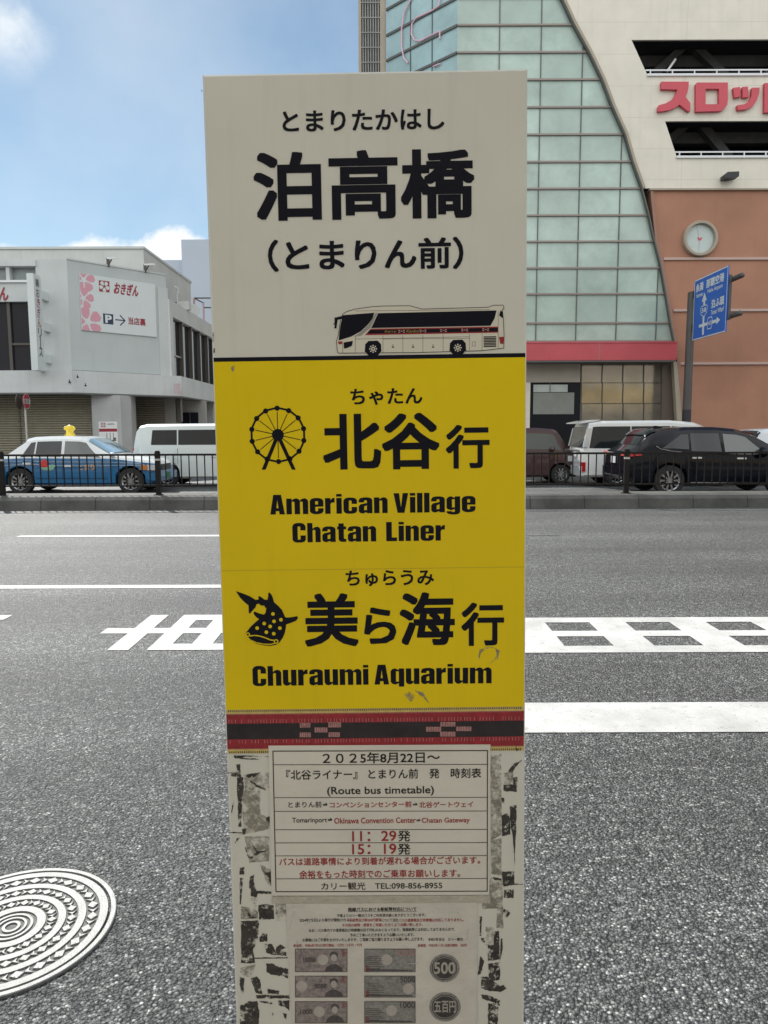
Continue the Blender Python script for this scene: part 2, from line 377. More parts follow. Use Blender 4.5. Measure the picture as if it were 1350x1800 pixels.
_q = lambda foot: [(HE, .72), (HE, .80), (HW, .80)] + foot + [(.2, -.01), (.07, .03), (0, .13), (0, .67), (.07, .77), (.2, .81)]
HEAVY = {
 'i': [([(0, 0), (HS, 0), (HS, .80), (0, .80)], []), ([(0, .865), (HS, .865), (HS, 1), (0, 1)], [])], 'l': [([(0, 0), (HS, 0), (HS, 1), (0, 1)], [])],
 'n': [(_n + [(HS, .80), (0, .80)], [])], 'h': [(_n + [(HS, 1), (0, 1)], [])],
 'u': [([(HW - x, .80 - y) for x, y in _n + [(HS, .80), (0, .80)]], [])],
 'm': [(_n[:8] + [(HE + .01 + HE - .02, 0)][:0] + [(HW, .67), (HW - .06, .77), (HW - .16, .81), (HS + .10, .78), (HS, .70), (HS, .80), (0, .80)], []), ([(x + HE, y) for x, y in [(HS - .01, .0), (HS, .0), (HS, .61), (HS + .04, .655), (HE, .62), (HE, 0), (HW, 0), (HW, .67), (HW - .06, .77), (HW - .16, .81), (HS + .10, .78), (HS - .01, .70)]], [])],
 'r': [([(0, 0), (HS, 0), (HS, .50), (.29, .57), (.42, .58), (.42, .81), (.33, .80), (HS, .69), (HS, .80), (0, .80)], [])],
 'c': [_c(.33, .49)], 'C': [([(x, y * 1.0 / .80 if y > .4 else y) for x, y in _c(.36, .50)[0]], [])],
 'e': [(_c(.29, .38)[0][13:] + [(HW, .37), (HS, .37), (HS, .16), (HS + HC / 2, .125), (HE, .16), (HE, .29), (HW, .29), (HW, .13), (HW - .07, .03), (HW - .2, -.01)], [_cntr(.48, .65)])],
 'a': [([(HW, 0), (HW, .68), (HW - .06, .77), (HW - .2, .81), (.2, .81), (.06, .77), (0, .67), (0, .56), (HS, .56), (HS, .64), (HS + HC / 2, .675), (HE, .64), (HE, .52), (.08, .46), (0, .36), (0, .10), (.06, .02), (.18, -.01), (HE - .02, .06), (HE, 0)], [[(HS, .15), (HE, .17), (HE, .41), (HS, .35)]])],
 'A': [([(0, 0), (.235, 0), (.25, .17), (.39, .17), (.405, 0), (.64, 0), (.49, 1), (.15, 1)], [[(.275, .32), (.365, .32), (.32, .76)]])],
 'V': [([(0, 1), (.24, 1), (.32, .28), (.40, 1), (.64, 1), (.47, 0), (.17, 0)], [])], 'L': [([(0, 0), (.48, 0), (.48, .19), (.25, .19), (.25, 1), (0, 1)], [])],
 't': [([(0, .65), (.06, .65), (.06, .12), (.12, .02), (.22, 0), (.40, 0), (.40, .15), (.295, .16), (.295, .65), (.40, .65), (.40, .80), (.295, .80), (.295, .96), (.06, .96), (.06, .80), (0, .80)], [])],
 'q': [(_q([(HW, -.12), (HE, -.12), (HE, .06)]), [_cntr(.14, .66)])],
 'g': [([(HE, .72), (HE, .80), (HW, .80), (HW, -.01), (HW - .07, -.09), (HW - .2, -.12), (.2, -.12), (.06, -.08), (0, -.01), (0, .05), (HS, .05), (HS, .01), (HE, .01), (HE, .16), (.2, .10), (.07, .14), (0, .22), (0, .67), (.07, .77), (.2, .81)], [_cntr(.24, .66)])]}
def heavy(fr, parent, s, xl, xr, yt, yb, m, w=.0006):
    x = 0; items = []
    for ch in s:
        if ch == ' ': x += .19; continue
        g = HEAVY[ch]; items.append((x, g)); x += max(a for o, _ in g for a, _b in o) + .075
    W_ = x - .075; xc, yc = (xl + xr) / 2, (yt + yb) / 2
    u0 = fr.uv(xl, yc)[0]; u1 = fr.uv(xr, yc)[0]; v1 = fr.uv(xc, yt)[1]; v0 = fr.uv(xc, yb)[1]; mb = MB()
    for x, g in items:
        for k, (o, hs) in enumerate(g):
            f = lambda l: [(u0 + (x + a) / W_ * (u1 - u0), v0 + b * (v1 - v0)) for a, b in l]
            mb.prism(f(o), None, w + k * .00002, holes=[f(h) for h in hs])
    return mb.build('lettering', m, parent)
def jag(pts, amp, n=6):
    out = []
    for (a, b), (c, d) in zip(pts, pts[1:] + pts[:1]):
        for k in range(n):
            t = k / n; e = amp if k else amp * 0.3
            out.append((a + (c - a) * t + random.uniform(-e, e), b + (d - b) * t + random.uniform(-e, e)))
    return out

# ================================================================== THE SETTING: ground, road, median, pavements
struct('ground', MB().box(-400, 400, -60, 700, -0.6, -0.05), 'ground')
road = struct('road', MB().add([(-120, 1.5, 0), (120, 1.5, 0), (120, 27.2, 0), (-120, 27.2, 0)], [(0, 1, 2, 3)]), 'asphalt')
M['near_paving'] = jointed('near_paving', (0.24, 0.225, 0.20), 0.3, 0.008, 0, pitch2=0.3, axis2=1, jc=0.5)
struct('near_pavement', MB().box(-60, 60, -9, 1.35, -0.2, 0.15).box(-60, 60, 1.353, 1.5, -0.2, 0.155), ['near_paving'])
struct('far_pavement', MB().box(-120, 120, 27.35, 60, -0.2, 0.15), 'paving')
struct('far_kerb', MB().box(-120, 120, 27.2, 27.347, -0.2, 0.155), 'kerb')
# median: kerb with a sloped arris, concrete top
mk = MB(); prof = [(14.88, -0.2), (14.88, 0.0), (14.90, 0.195), (14.97, 0.26), (15.9, 0.26), (15.9, -0.2)]
pp = [(x, y, z) for x in (-60, 60) for y, z in prof]; n = len(prof)
mk.add(pp, [(i, n + i, n + (i + 1) % n, (i + 1) % n) for i in range(n)] + [tuple(reversed(range(n))), tuple(range(n, 2 * n))])
struct('median_kerb', mk, 'kerb')
M['added_arcade_tile'] = jointed('added_arcade_tiles', (0.50, 0.475, 0.43), 0.3, .01, 0, pitch2=.15, axis2=2, jc=.6)
nb_ = MB().box(-40, 40, -9, -4.2, .155, 13).box(-40, 40, -4.197, -2.9, 3.1, 3.45)  # unseen arcade added behind the camera to shade the sign
for x in range(-39, 40, 6): nb_.box(x - .15, x + .15, -3.3, -3.0, .155, 3.097)
struct('added_arcade', nb_, 'added_arcade_tile')
struct('added_yellow_strip', MB().box(11, 30, -4.3, -4.1, 3.9, 4.8), mat('added_yellow', (.75, .50, .06), .5, var=.4, vscale=.8))  # unseen yellow strip, added for the shop panels to reflect
def mark(name, rects, z=0.004):
    mb = MB()
    for x0, x1, y0, y1 in rects: mb.add([(x0, y0, z), (x1, y0, z), (x1, y1, z), (x0, y1, z)], [(0, 1, 2, 3)])
    return mb.build(name, 'road_paint', road)
def gx(px, py): return G(px, py).x
def gy(px, py): return G(px, py).y
mark('edge_line', [(gx(790, 1262), 40, 3.76, 4.19)])
mark('edge_line', [(-30, gx(4, 1236), 3.78, 4.22)])
mark('lane_line', [(-30, gx(560, 1033), 7.40, 7.56)])
mark('lane_line', [(gx(32, 943), gx(560, 943), 11.07, 11.24)])
mark('lane_line', [(11.0, 19.0, 7.40, 7.56)])
# the lettering on the bus lane: bars along and across the road, each character one welded outline cut from rectangles
def grid_letter(name, xs, ys, cells, z=0.004):
    mb = MB()
    for i, j in cells:
        mb.add([(xs[i], ys[j], z), (xs[i + 1], ys[j], z), (xs[i + 1], ys[j + 1], z), (xs[i], ys[j + 1], z)], [(0, 1, 2, 3)])
    return mb.build(name, 'road_paint', road)
ytop = (gy(390, 1090.6), gy(390, 1081.3)); ymid = (gy(390, 1113.7), gy(390, 1104.3)); ybot = (gy(390, 1143), gy(390, 1132))
YS = [ybot[0], ybot[1], ymid[0], ymid[1], ytop[0], ytop[1]]
xb = [gx(183, 1109), gx(190, 1142), gx(227, 1142), gx(259, 1142), gx(304, 1132), gx(338, 1132), gx(374, 1132), gx(470, 1132), gx(512, 1132)]
cells = []
for i in range(8):
    for j in range(5):
        bar = (i in (1, 3, 5, 7)); row = (j == 2 and True) or (j in (0, 4) and i >= 3)
        if bar or row: cells.append((i, j))
grid_letter('road_lettering', xb, YS, cells)
ytop = (gy(1100, 1094.4), gy(1100, 1086)); ymid = (gy(1100, 1119), gy(1100, 1109.4)); ybot = (gy(1100, 1147.6), gy(1100, 1135.8))
YS = [ybot[0], ybot[1], ymid[0], ymid[1], ytop[0], ytop[1]]
yb_ = 1136
xb = [gx(x, yb_) for x in (770, 815, 915, 992, 1079, 1151, 1238, 1310, 1400, 1470, 1540)]
cells = [(i, j) for i in range(10) for j in range(5) if i in (0, 2, 4, 6, 8) or (i == 2) or j in (0, 2, 4)]
grid_letter('road_lettering', xb, YS, cells)
grid_letter('road_lettering', [gx(-160, 1088), gx(-40, 1088), gx(18, 1084)], [gy(0, 1143), gy(0, 1090), gy(0, 1082)], [(0, 0), (0, 1), (1, 1)])
# a dark sealed crack in the carriageway
ck = MB(); a = G(915, 942); pts = [(a.x + i * 0.06, a.y + random.uniform(-.02, .02)) for i in range(11)]
for (x0, y0), (x1, y1) in zip(pts, pts[1:]): ck.add([(x0, y0 - .02, .003), (x1, y1 - .02, .003), (x1, y1 + .018, .003), (x0, y0 + .018, .003)], [(0, 1, 2, 3)])
M['crack'] = mat('crack', (0.015, 0.015, 0.016), 0.8)
ck.build('road_crack', 'crack', road)

# ================================================================== BUS STOP SIGN
def rotv(v):
    t = v.length; return Matrix.Rotation(t, 3, v.normalized())
PR = rotv(Vector((-0.0151133, -0.01081818, -0.00694488)))
PF = Frame((-0.27728317, 1.20366478, 2.14385144), PR @ Vector((1, 0, 0)), PR @ Vector((0, 0, 1)))
sign = thing('bus_stop_sign', 'tall white and yellow bus stop sign panel with black Japanese lettering at the road edge', 'bus stop sign', m=PF.m)
HT = 2.144 - 0.15 - 0.035
mb = MB(); bv = 0.004
outer = [(0, 0), (0.5, 0), (0.5, -HT), (0, -HT)]
inner = [(bv, -bv), (0.5 - bv, -bv), (0.5 - bv, -HT), (bv, -HT)]
p = [(a, b, 0) for a, b in inner] + [(a, b, -bv) for a, b in outer] + [(a, b, -0.05) for a, b in outer]
mb.add(p, [(0, 3, 2, 1), (0, 1, 5, 4), (1, 2, 6, 5), (2, 3, 7, 6), (3, 0, 4, 7), (4, 5, 9, 8), (5, 6, 10, 9), (6, 7, 11, 10), (7, 4, 8, 11), (8, 9, 10, 11)])
mb.build('casing', 'panel_white', sign)
mb = MB(); mb.box(0.02, 0.48, -HT - 0.045, -HT, -0.19, 0.14); mb.build('foot', 'concrete', sign)
def band(y0l, y0r, y1l, y1r, name, m, w, inset=0.0):
    vl0 = PF.uv(372, y0l)[1]; vr0 = PF.uv(925, y0r)[1]; vl1 = PF.uv(372, y1l)[1]; vr1 = PF.uv(925, y1r)[1]
    v0 = (vl0 + vr0) / 2; v1 = (vl1 + vr1) / 2
    return v0, v1, MB().add([(inset, v0, w), (0.5 - inset, v0, w), (0.5 - inset, v1, w), (inset, v1, w)], [(0, 3, 2, 1)])
IN = 0.0022
vS0, vS1, _ = band(628, 621.5, 635.5, 628.5, '', '', 0)
MB().add([(IN, vS0, .0004), (.5 - IN, vS0, .0004), (.5 - IN, vS1, .0004), (IN, vS1, .0004)], [(0, 3, 2, 1)]).build('black_stripe', 'ink', sign)
vY1 = band(1247, 1243, 1254, 1250, '', '', 0)[0]
SEAM = PF.uv(650, 1000)[1]
MB().add([(IN, vS1, .0003), (.5 - IN, vS1, .0003), (.5 - IN, vY1, .0003), (IN, vY1, .0003)], [(0, 3, 2, 1)]).build('yellow_panel', 'panel_yellow', sign)
MB().add([(IN, SEAM + .0006, .0005), (.5 - IN, SEAM + .0006, .0005), (.5 - IN, SEAM - .0004, .0005), (IN, SEAM - .0004, .0005)], [(0, 3, 2, 1)]).build('panel_seam', mat('seam', (0.60, 0.43, 0.008), .5), sign)
T = lambda *a, **k: lettering(PF, sign, *a, **k)
B1 = (0.024, 0.024)
T('とまりたかはし', 496.5, 781, 193, 230, 'ink', (.02, .02))
T('泊高橋', 446, 834, 264, 386, 'ink', (.026, .024))
T('（とまりん前）', 471, 814.5, 419, 475.5, 'ink', (.022, .022))
T('ちゃたん', 616, 742.4, 682.5, 711.5, 'ink', (.02, .02))
T('北谷', 567.6, 772.4, 726.5, 825.5, 'ink', (.024, .024))
T('行', 783.8, 860.6, 746.7, 823.5, 'ink', (.022, .022))
heavy(PF, sign, 'American Village', 474.7, 835.7, 867.5, 902, 'ink')
heavy(PF, sign, 'Chatan  Liner', 514, 782, 918, 951.7, 'ink')
T('ちゅらうみ', 607.7, 762.7, 1002, 1030, 'ink', (.02, .02))
T('美', 535.5, 629.7, 1043, 1136, 'ink', (.024, .024))
T('ら', 640, 696.4, 1067.5, 1131.7, 'ink', (.026, .026))
T('海', 702.7, 799.4, 1041, 1134, 'ink', (.024, .024))
T('行', 811, 886, 1059, 1135, 'ink', (.022, .022))
heavy(PF, sign, 'Churaumi Aquarium', 444, 864, 1168.5, 1203.2, 'ink')
# the ferris wheel picture
pxm = (Vector(PF.uv(700, 800)) - Vector(PF.uv(600, 800))).length / 100
c = Vector(PF.uv(488.5, 764.5)); fw_ = MB(); Rw = 46.5 * pxm
for k in range(14):
    a = R_(90 + k * 360 / 14); d = Vector((math.cos(a), math.sin(a)))
    a2 = R_(90 + (k + .2) * 360 / 14); a3 = R_(90 + (k + .8) * 360 / 14)
    fw_.disc(c + d * Rw, 4.6 * pxm, .0007, 14)
    fw_.stroke([c + Vector((math.cos(a2), math.sin(a2))) * Rw, c + Vector((math.cos(a3), math.sin(a3))) * Rw], 3.4 * pxm, .0006)
    if k != 7 or True: fw_.stroke([c, c + d * Rw * 0.86], 1.3 * pxm, .0006)
fw_.disc(c, 10.5 * pxm, .0008, 18)
for e in (-25, 28): fw_.prism([tuple(c + Vector((-3.5, 0)) * pxm), tuple(c + Vector((3.5, 0)) * pxm), PF.uv(488.5 + e + 3.4, 825.5), PF.uv(488.5 + e - 3.4, 825.5)], None, .0007)
fw_.build('ferris_wheel_picture', 'ink', sign)
# the whale shark picture
q = lambda x, y: PF.uv(400 + x / 8.4375, 1020 + y / 8.4375)
sk = [(125, 160), (230, 195), (330, 235), (420, 290), (465, 280), (455, 240), (480, 235), (525, 265), (545, 285), (592, 288), (605, 230), (605, 185), (620, 178), (655, 215), (675, 265), (690, 325), (750, 375), (810, 440), (855, 545), (880, 552), (960, 545), (1030, 530), (1045, 545), (1040, 570), (1015, 600), (940, 630), (868, 655),
      (866, 700), (850, 780), (820, 850), (770, 920), (720, 955), (640, 970), (540, 965), (430, 940), (330, 885), (280, 830), (268, 790), (290, 755), (350, 680), (420, 615), (470, 575), (425, 545), (390, 500), (388, 468), (410, 465), (470, 490), (540, 508), (565, 480), (575, 410), (555, 400), (545, 370), (510, 375), (480, 360), (465, 345), (430, 355), (415, 400), (330, 495), (315, 480), (312, 370), (260, 330), (190, 260)]
sh = MB().prism([q(*a) for a in sk], None, .0007).build('whale_shark_picture', 'ink', sign)
mb = MB()
for x, y in ((675, 497), (793, 583), (690, 607), (545, 640), (633, 683), (440, 707), (777, 707), (577, 768), (687, 790)): mb.disc(q(x, y), 28 / 8.4375 * pxm, .001, 14)
mb.build('spots', 'panel_yellow', sh)
mb = MB(); mb.stroke([q(335, 825), (q(400, 815)), q(480, 825), q(560, 850), q(630, 880), q(690, 890)], 2.2 * pxm, .001)
mb.stroke([q(285, 830), q(340, 885), q(430, 925), q(540, 945), q(640, 948), q(710, 930)], 1.9 * pxm, .001)
mb.ring(q(303, 803), 2.0 * pxm, 4 * pxm, .001, 14); mb.ring(q(722, 905), 2.2 * pxm, 4.2 * pxm, .001, 14)
mb.build('mouth_lines', 'panel_yellow', sh)
# the coach picture
q = lambda x, y: PF.uv(570 + x / 3.75, 520 + y / 3.75)
M['bus_white'] = mat('bus_print_white', (0.70, 0.67, 0.56), .4); M['bus_grey'] = mat('bus_print_grey', (0.33, 0.32, 0.29), .4); M['gold'] = mat('gold_print', (.30, .22, .06), .4)
ol = [(88, 372), (80, 300), (92, 265), (108, 160), (122, 122), (150, 104), (205, 88), (320, 72), (395, 68), (565, 66), (600, 76), (645, 88), (1080, 76), (1115, 63), (1178, 62), (1185, 80), (1172, 95), (1180, 150), (1185, 270), (1183, 345), (1035, 362), (600, 374), (95, 378)]
bus = MB().prism([q(*a) for a in ol], None, .0006).build('coach_picture', 'bus_white', sign)
mb = MB().stroke([q(*a) for a in ol], 1.0 * pxm, .0007, closed=True)
for x0, y0, x1, y1 in ((205, 285, 957, 270), (385, 285, 960, 280), (205, 100, 1090, 92), (205, 262, 205, 376), (387, 262, 387, 374), (518, 262, 518, 372), (650, 258, 650, 372), (783, 256, 783, 368), (957, 252, 957, 364), (1040, 250, 1040, 362), (122, 305, 122, 376), (1146, 100, 1146, 350)):
    mb.stroke([q(x0, y0), q(x1, y1)], .55 * pxm, .0007)
for x in (453, 585, 717): mb.prism([q(x - 7, 334), q(x + 7, 334), q(x + 8, 342), q(x - 8, 342)], None, .0007); mb.stroke([q(x - 5, 325), q(x + 5, 325)], 1 * pxm, .0007)
mb.stroke([q(975, 305), q(995, 303), q(995, 330), q(975, 332)], .6 * pxm, .0007, closed=True)
mb.build('body_lines', 'ink_dark', bus)
MB().prism([q(*a) for a in ((122, 128), (330, 112), (318, 150), (288, 190), (240, 235), (180, 268), (95, 295), (100, 240), (108, 190))], None, .0009).build('front_window', 'ink', bus)
MB().prism([q(*a) for a in ((355, 115), (1135, 97), (1122, 150), (1095, 198), (310, 213))], None, .0009).build('side_window', 'ink', bus)
MB().prism([q(*a) for a in ((338, 112), (352, 113), (305, 210), (245, 262), (195, 272), (240, 240), (290, 192))], None, .0008).build('window_pillar', 'bus_grey', bus)
MB().prism([q(*a) for a in ((305, 218), (1145, 203), (1145, 243), (268, 260))], None, .0008).build('red_stripe', 'ink_red', bus)
MB().prism([q(*a) for a in ((300, 226), (1143, 211), (1143, 236), (285, 250))], None, .0009).build('black_stripe', 'ink', bus)
lettering(PF, bus, 'Karry', 570 + 398 / 3.75, 570 + 475 / 3.75, 520 + 228 / 3.75, 520 + 246 / 3.75, 'gold', (.02, .02), w=.0011, slant=.25)
lettering(PF, bus, 'Kanko', 570 + 540 / 3.75, 570 + 622 / 3.75, 520 + 224 / 3.75, 520 + 242 / 3.75, 'gold', (.02, .02), w=.0011, slant=.25)
for x, y in ((510, 234), (650, 232), (785, 229), (925, 226), (1063, 223)):
    mb = MB()
    for dx, dy in ((-16, -5), (16, -5), (-16, 6), (16, 6), (0, 0)): mb.prism([q(x + dx - 6, y + dy - 3), q(x + dx + 6, y + dy - 3), q(x + dx + 6, y + dy + 3), q(x + dx - 6, y + dy + 3)], None, .0011)
    mb.build('woven_pattern', 'weave_pink', bus)
for x, y in ((322, 350), (880, 343)):
    wq = Vector(q(x, y)); mb = MB().prism([q(x - 55, y + 22), q(x - 52, y - 30), q(x - 30, y - 52), (q(x + 30, y - 54)), q(x + 52, y - 30), q(x + 55, y + 20)], None, .0008)
    mb.disc(wq, 51 / 3.75 * pxm, .0009, 24); w_ = mb.build('wheel_picture', 'ink', bus)
    mb = MB().ring(wq, 6 / 3.75 * pxm, 13 / 3.75 * pxm, .0011, 18)
    for k in range(8): a = k * math.pi / 4; mb.disc(wq + Vector((math.cos(a), math.sin(a))) * 21 / 3.75 * pxm, 5 / 3.75 * pxm, .0011, 8)
    mb.build('rim', 'bus_white', w_)
mb = MB()
for k in range(7): y = 268 + k * 10.5; mb.prism([q(1050, y), q(1133, y - 1), q(1133, y + 6), q(1050, y + 7)], None, .0008)
mb.prism([q(*a) for a in ((128, 308), (190, 297), (182, 330), (150, 345), (130, 348))], None, .0009)
mb.prism([q(*a) for a in ((68, 145), (125, 132), (122, 152), (88, 158), (80, 215), (66, 215), (70, 190), (58, 188), (68, 180))], None, .0009)
mb.prism([q(*a) for a in ((1152, 130), (1162, 95), (1178, 110), (1176, 148))], None, .0009)
mb.build('grille_and_mirror', 'ink', bus)
MB().prism([q(*a) for a in ((1150, 272), (1183, 270), (1180, 318), (1160, 316))], None, .0009).prism([q(*a) for a in ((90, 302), (120, 300), (118, 318), (95, 320))], None, .0009).build('lamps', 'ink_red', bus)
# woven textile band
vb = [band(a, a - 3.2, a + 1, a - 2, '', '', 0)[0] for a in (1247, 1251.5, 1254, 1271, 1298.6, 1316, 1323.5)]
wb = MB()
for k, mi in ((0, 2), (1, 2), (2, 0), (3, 1), (4, 0), (5, 2)):
    wb.add([(IN, vb[k], .0005), (.5 - IN, vb[k], .0005), (.5 - IN, vb[k + 1], .0005), (IN, vb[k + 1], .0005)], [(0, 3, 2, 1)], mi)
wb = wb.build('woven_band', ['weave_red', 'weave_black', 'weave_gold'], sign)
mb = MB(); nn = 138
for k in range(nn):
    u = IN + .003 + k * (.5 - 2 * IN - .006) / nn
    for v0, v1 in ((vb[0] - .0002, vb[0] - .0032), (vb[5] - .0034, vb[6] + .0006)): mb.add([(u, v0, .0008), (u + .0014, v0, .0008), (u + .0014, v1, .0008), (u, v1, .0008)], [(0, 3, 2, 1)])
mb.build('edge_stitches', 'ink_dark', wb)
for v0, v1, nn, sz, pr in ((vb[3] + .0072, vb[3] + .0008, 92, .0007, .85), (vb[4] - .0010, vb[4] - .0068, 92, .0007, .85), (vb[2] - .0004, vb[2] - .0016, 240, .0008, 1.1), (vb[5] + .0014, vb[5] + .0004, 240, .0008, 1.1)):
    mb = MB()
    for k in range(nn):
        if random.random() < pr:
            u = IN + .004 + k * (.5 - 2 * IN - .008) / nn + (random.uniform(-.0008, .0008) if pr < 1 else 0)
            mb.add([(u, v0, .0008), (u + sz, v0, .0008), (u + sz, v1, .0008), (u, v1, .0008)], [(0, 3, 2, 1)])
    mb.build('light_stitches', 'weave_pink', wb)
for ox, rows in ((390, ((685, 780, 178, 220), (935, 1050, 172, 218), (815, 930, 218, 262), (685, 785, 262, 305), (938, 1040, 260, 302))), (660, ((570, 705, 170, 210), (445, 580, 212, 255), (710, 845, 210, 250), (568, 705, 255, 298)))):
    mb = MB()
    for x0, x1, y0, y1 in rows:
        for i in range(6):
            for j in range(4):
                a0, b0 = PF.uv(ox + (x0 + (x1 - x0) * i / 6) / 5, 1235 + (y0 + (y1 - y0) * j / 4) / 5); a1, b1 = PF.uv(ox + (x0 + (x1 - x0) * (i + .86) / 6) / 5, 1235 + (y0 + (y1 - y0) * (j + .8) / 4) / 5)
                mb.add([(a0, b0, .0008), (a1, b0, .0008), (a1, b1, .0008), (a0, b1, .0008)], [(0, 3, 2, 1)])
    mb.build('woven_motif', 'weave_pink', wb)
# torn tape and glue left on the lower panel
def residue(name, m, ox, oy, sc, polys, w, amp):
    for k, pg in enumerate(polys):
        pts = [(ox + x / sc[0], oy + y / sc[1]) for x, y in pg]
        MB().prism([PF.uv(*a) for a in jag(pts, amp, 7)], None, w + k * .00001).build(name, m, sign)
A = (395, 1300, (6.924, 6.924)); Bz = (395, 1550, (7.2, 7.2)); Cz = (840, 1300, (3.6, 3.6))
residue('glue_stain', 'residue_mid', *A, [[(220, 620), (430, 620), (430, 900), (540, 960), (550, 1090), (240, 1150), (215, 900)], [(230, 420), (540, 400), (540, 600), (250, 620)], [(240, 1180), (540, 1180), (540, 1480), (300, 1500)], [(430, 1520), (570, 1590), (572, 1790), (520, 1760)]], .00025, .8)
residue('glue_stain', 'residue_mid', *Bz, [[(330, 200), (420, 190), (400, 320), (340, 320)], [(640, 250), (800, 260), (780, 500), (650, 490)], [(200, 1090), (400, 1040), (330, 1220), (200, 1160)], [(610, 170), (1000, 180), (1000, 260), (620, 265)], [(210, 310), (420, 330), (420, 470), (205, 470)]], .00025, .8)
residue('glue_stain', 'residue_mid', *Cz, [[(82, 100), (150, 90), (150, 600), (82, 640)], [(82, 640), (150, 620), (150, 860), (85, 850)], [(85, 870), (155, 880), (160, 1070), (25, 1070), (30, 990)], [(120, 1060), (160, 1060), (160, 1200), (118, 1190)], [(160, 210), (225, 200), (225, 285), (165, 280)], [(48, 1180), (100, 1190), (100, 1300), (50, 1300)]], .00025, .8)
residue('torn_tape', 'residue', *A, [[(145, 300), (190, 300), (200, 460), (150, 450)], [(150, 460), (225, 460), (235, 560), (215, 700), (205, 1060), (165, 1060), (160, 740), (148, 600)], [(245, 435), (330, 410), (440, 400), (390, 430), (355, 465), (335, 440), (285, 470)], [(105, 750), (112, 752), (92, 890), (80, 885)], [(440, 1560), (500, 1620), (572, 1600), (572, 1780), (500, 1640)], [(185, 1560), (240, 1550), (235, 1640), (180, 1640)], [(185, 1680), (225, 1690), (200, 1810)], [(305, 1670), (360, 1640), (340, 1810), (300, 1810)], [(40, 395), (150, 390), (140, 455), (50, 430)], [(110, 190), (530, 203), (530, 212), (160, 205), (250, 225), (420, 235), (415, 245), (230, 235), (120, 225)], [(120, 1270), (150, 1200), (185, 1190), (150, 1230)], [(240, 460), (330, 500), (420, 560), (520, 620), (400, 580), (300, 510)], [(60, 1125), (210, 1130), (210, 1138), (60, 1132)], [(210, 1085), (260, 1085), (250, 1150), (215, 1160)], [(300, 1200), (350, 1290), (420, 1360), (520, 1350), (420, 1385), (330, 1450), (300, 1440), (380, 1370)], [(250, 1290), (280, 1400), (310, 1450), (270, 1410)], [(500, 950), (550, 930), (550, 1010), (520, 990)]], .0004, .7)
residue('torn_tape', 'residue', *Bz, [[(190, 0), (235, 0), (205, 280), (190, 280)], [(330, 0), (365, 0), (400, 110), (600, 125), (595, 150), (420, 150), (400, 200), (330, 180)], [(428, 295), (520, 280), (620, 300), (625, 470), (432, 480)], [(205, 495), (430, 490), (435, 600), (420, 700), (400, 780), (360, 850), (380, 1030), (205, 1030)], [(440, 670), (490, 650), (545, 665), (540, 755), (445, 760)], [(510, 780), (600, 790), (640, 880), (660, 820), (700, 790), (770, 830), (700, 870), (780, 885), (780, 935), (600, 920), (520, 890)], [(525, 1030), (600, 1030), (690, 1080), (800, 1100), (800, 1220), (700, 1190), (600, 1175), (530, 1140)], [(330, 1220), (400, 1195), (450, 1240), (465, 1370), (480, 1420), (400, 1410)], [(195, 1200), (250, 1220), (235, 1400), (210, 1460), (192, 1300)], [(400, 1432), (820, 1430), (820, 1475), (405, 1475)], [(200, 1560), (250, 1550), (300, 1510), (410, 1510), (440, 1640), (430, 1820), (190, 1820)], [(680, 1500), (820, 1500), (820, 1630), (760, 1580), (680, 1560)], [(540, 1350), (690, 1380), (690, 1420), (545, 1415)], [(260, 340), (330, 400), (400, 460), (320, 465), (280, 400)], [(380, 960), (800, 955), (800, 963), (380, 968)], [(735, 1660), (790, 1670), (780, 1740), (760, 1720)], [(600, 1660), (620, 1655), (605, 1690)], [(440, 1505), (600, 1525), (600, 1545), (460, 1525)]], .0004, .8)
residue('torn_tape', 'residue', *Cz, [[(160, 285), (225, 285), (222, 240), (250, 235), (246, 330), (165, 325)], [(150, 480), (185, 465), (205, 500), (207, 600), (152, 612)], [(203, 420), (246, 415), (240, 600), (232, 800), (222, 640), (205, 520)], [(152, 835), (230, 832), (230, 918), (160, 930)], [(165, 950), (226, 945), (226, 1003), (165, 1000)], [(62, 1300), (100, 1300), (105, 1215), (133, 1210), (137, 1390), (64, 1400)], [(66, 1418), (145, 1406), (137, 1520), (72, 1530)], [(18, 1500), (60, 1500), (140, 1560), (160, 1550), (182, 1575), (140, 1597), (70, 1590), (20, 1570)], [(20, 1610), (75, 1620), (140, 1650), (140, 1682), (95, 1660), (30, 1640)], [(64, 1668), (130, 1670), (124, 1810), (64, 1810)], [(158, 1070), (180, 1070), (205, 1100), (180, 1130), (168, 1115)], [(15, 1370), (40, 1400), (20, 1480), (0, 1490)], [(20, 1255), (40, 1255), (42, 1285), (22, 1285)], [(148, 370), (165, 365), (168, 400), (150, 395)], [(155, 1255), (158, 1320), (140, 1400), (145, 1260)], [(240, 30), (250, 60), (290, 55), (245, 75), (235, 60)], [(95, 870), (150, 880), (145, 890), (100, 885)], [(150, 910), (285, 912), (285, 918), (150, 918)], [(190, 200), (230, 150), (280, 130), (240, 170), (215, 210)], [(12, 1120), (25, 1120), (22, 1240), (10, 1240)]], .0004, .7)
residue('smear', 'residue_mid', 370, 620, (2.3684, 2.3684), [[(805, 1420), (830, 1410), (850, 1430), (835, 1455), (820, 1440)], [(850, 1405), (885, 1415), (915, 1465), (890, 1440), (860, 1415)], [(1115, 1265), (1120, 1235), (1150, 1222), (1180, 1225), (1152, 1232), (1125, 1250), (1120, 1280)], [(1180, 1225), (1205, 1240), (1195, 1275), (1160, 1295), (1190, 1262), (1190, 1245)], [(85, 60), (100, 50), (98, 75), (90, 80)]], .0005, .6)
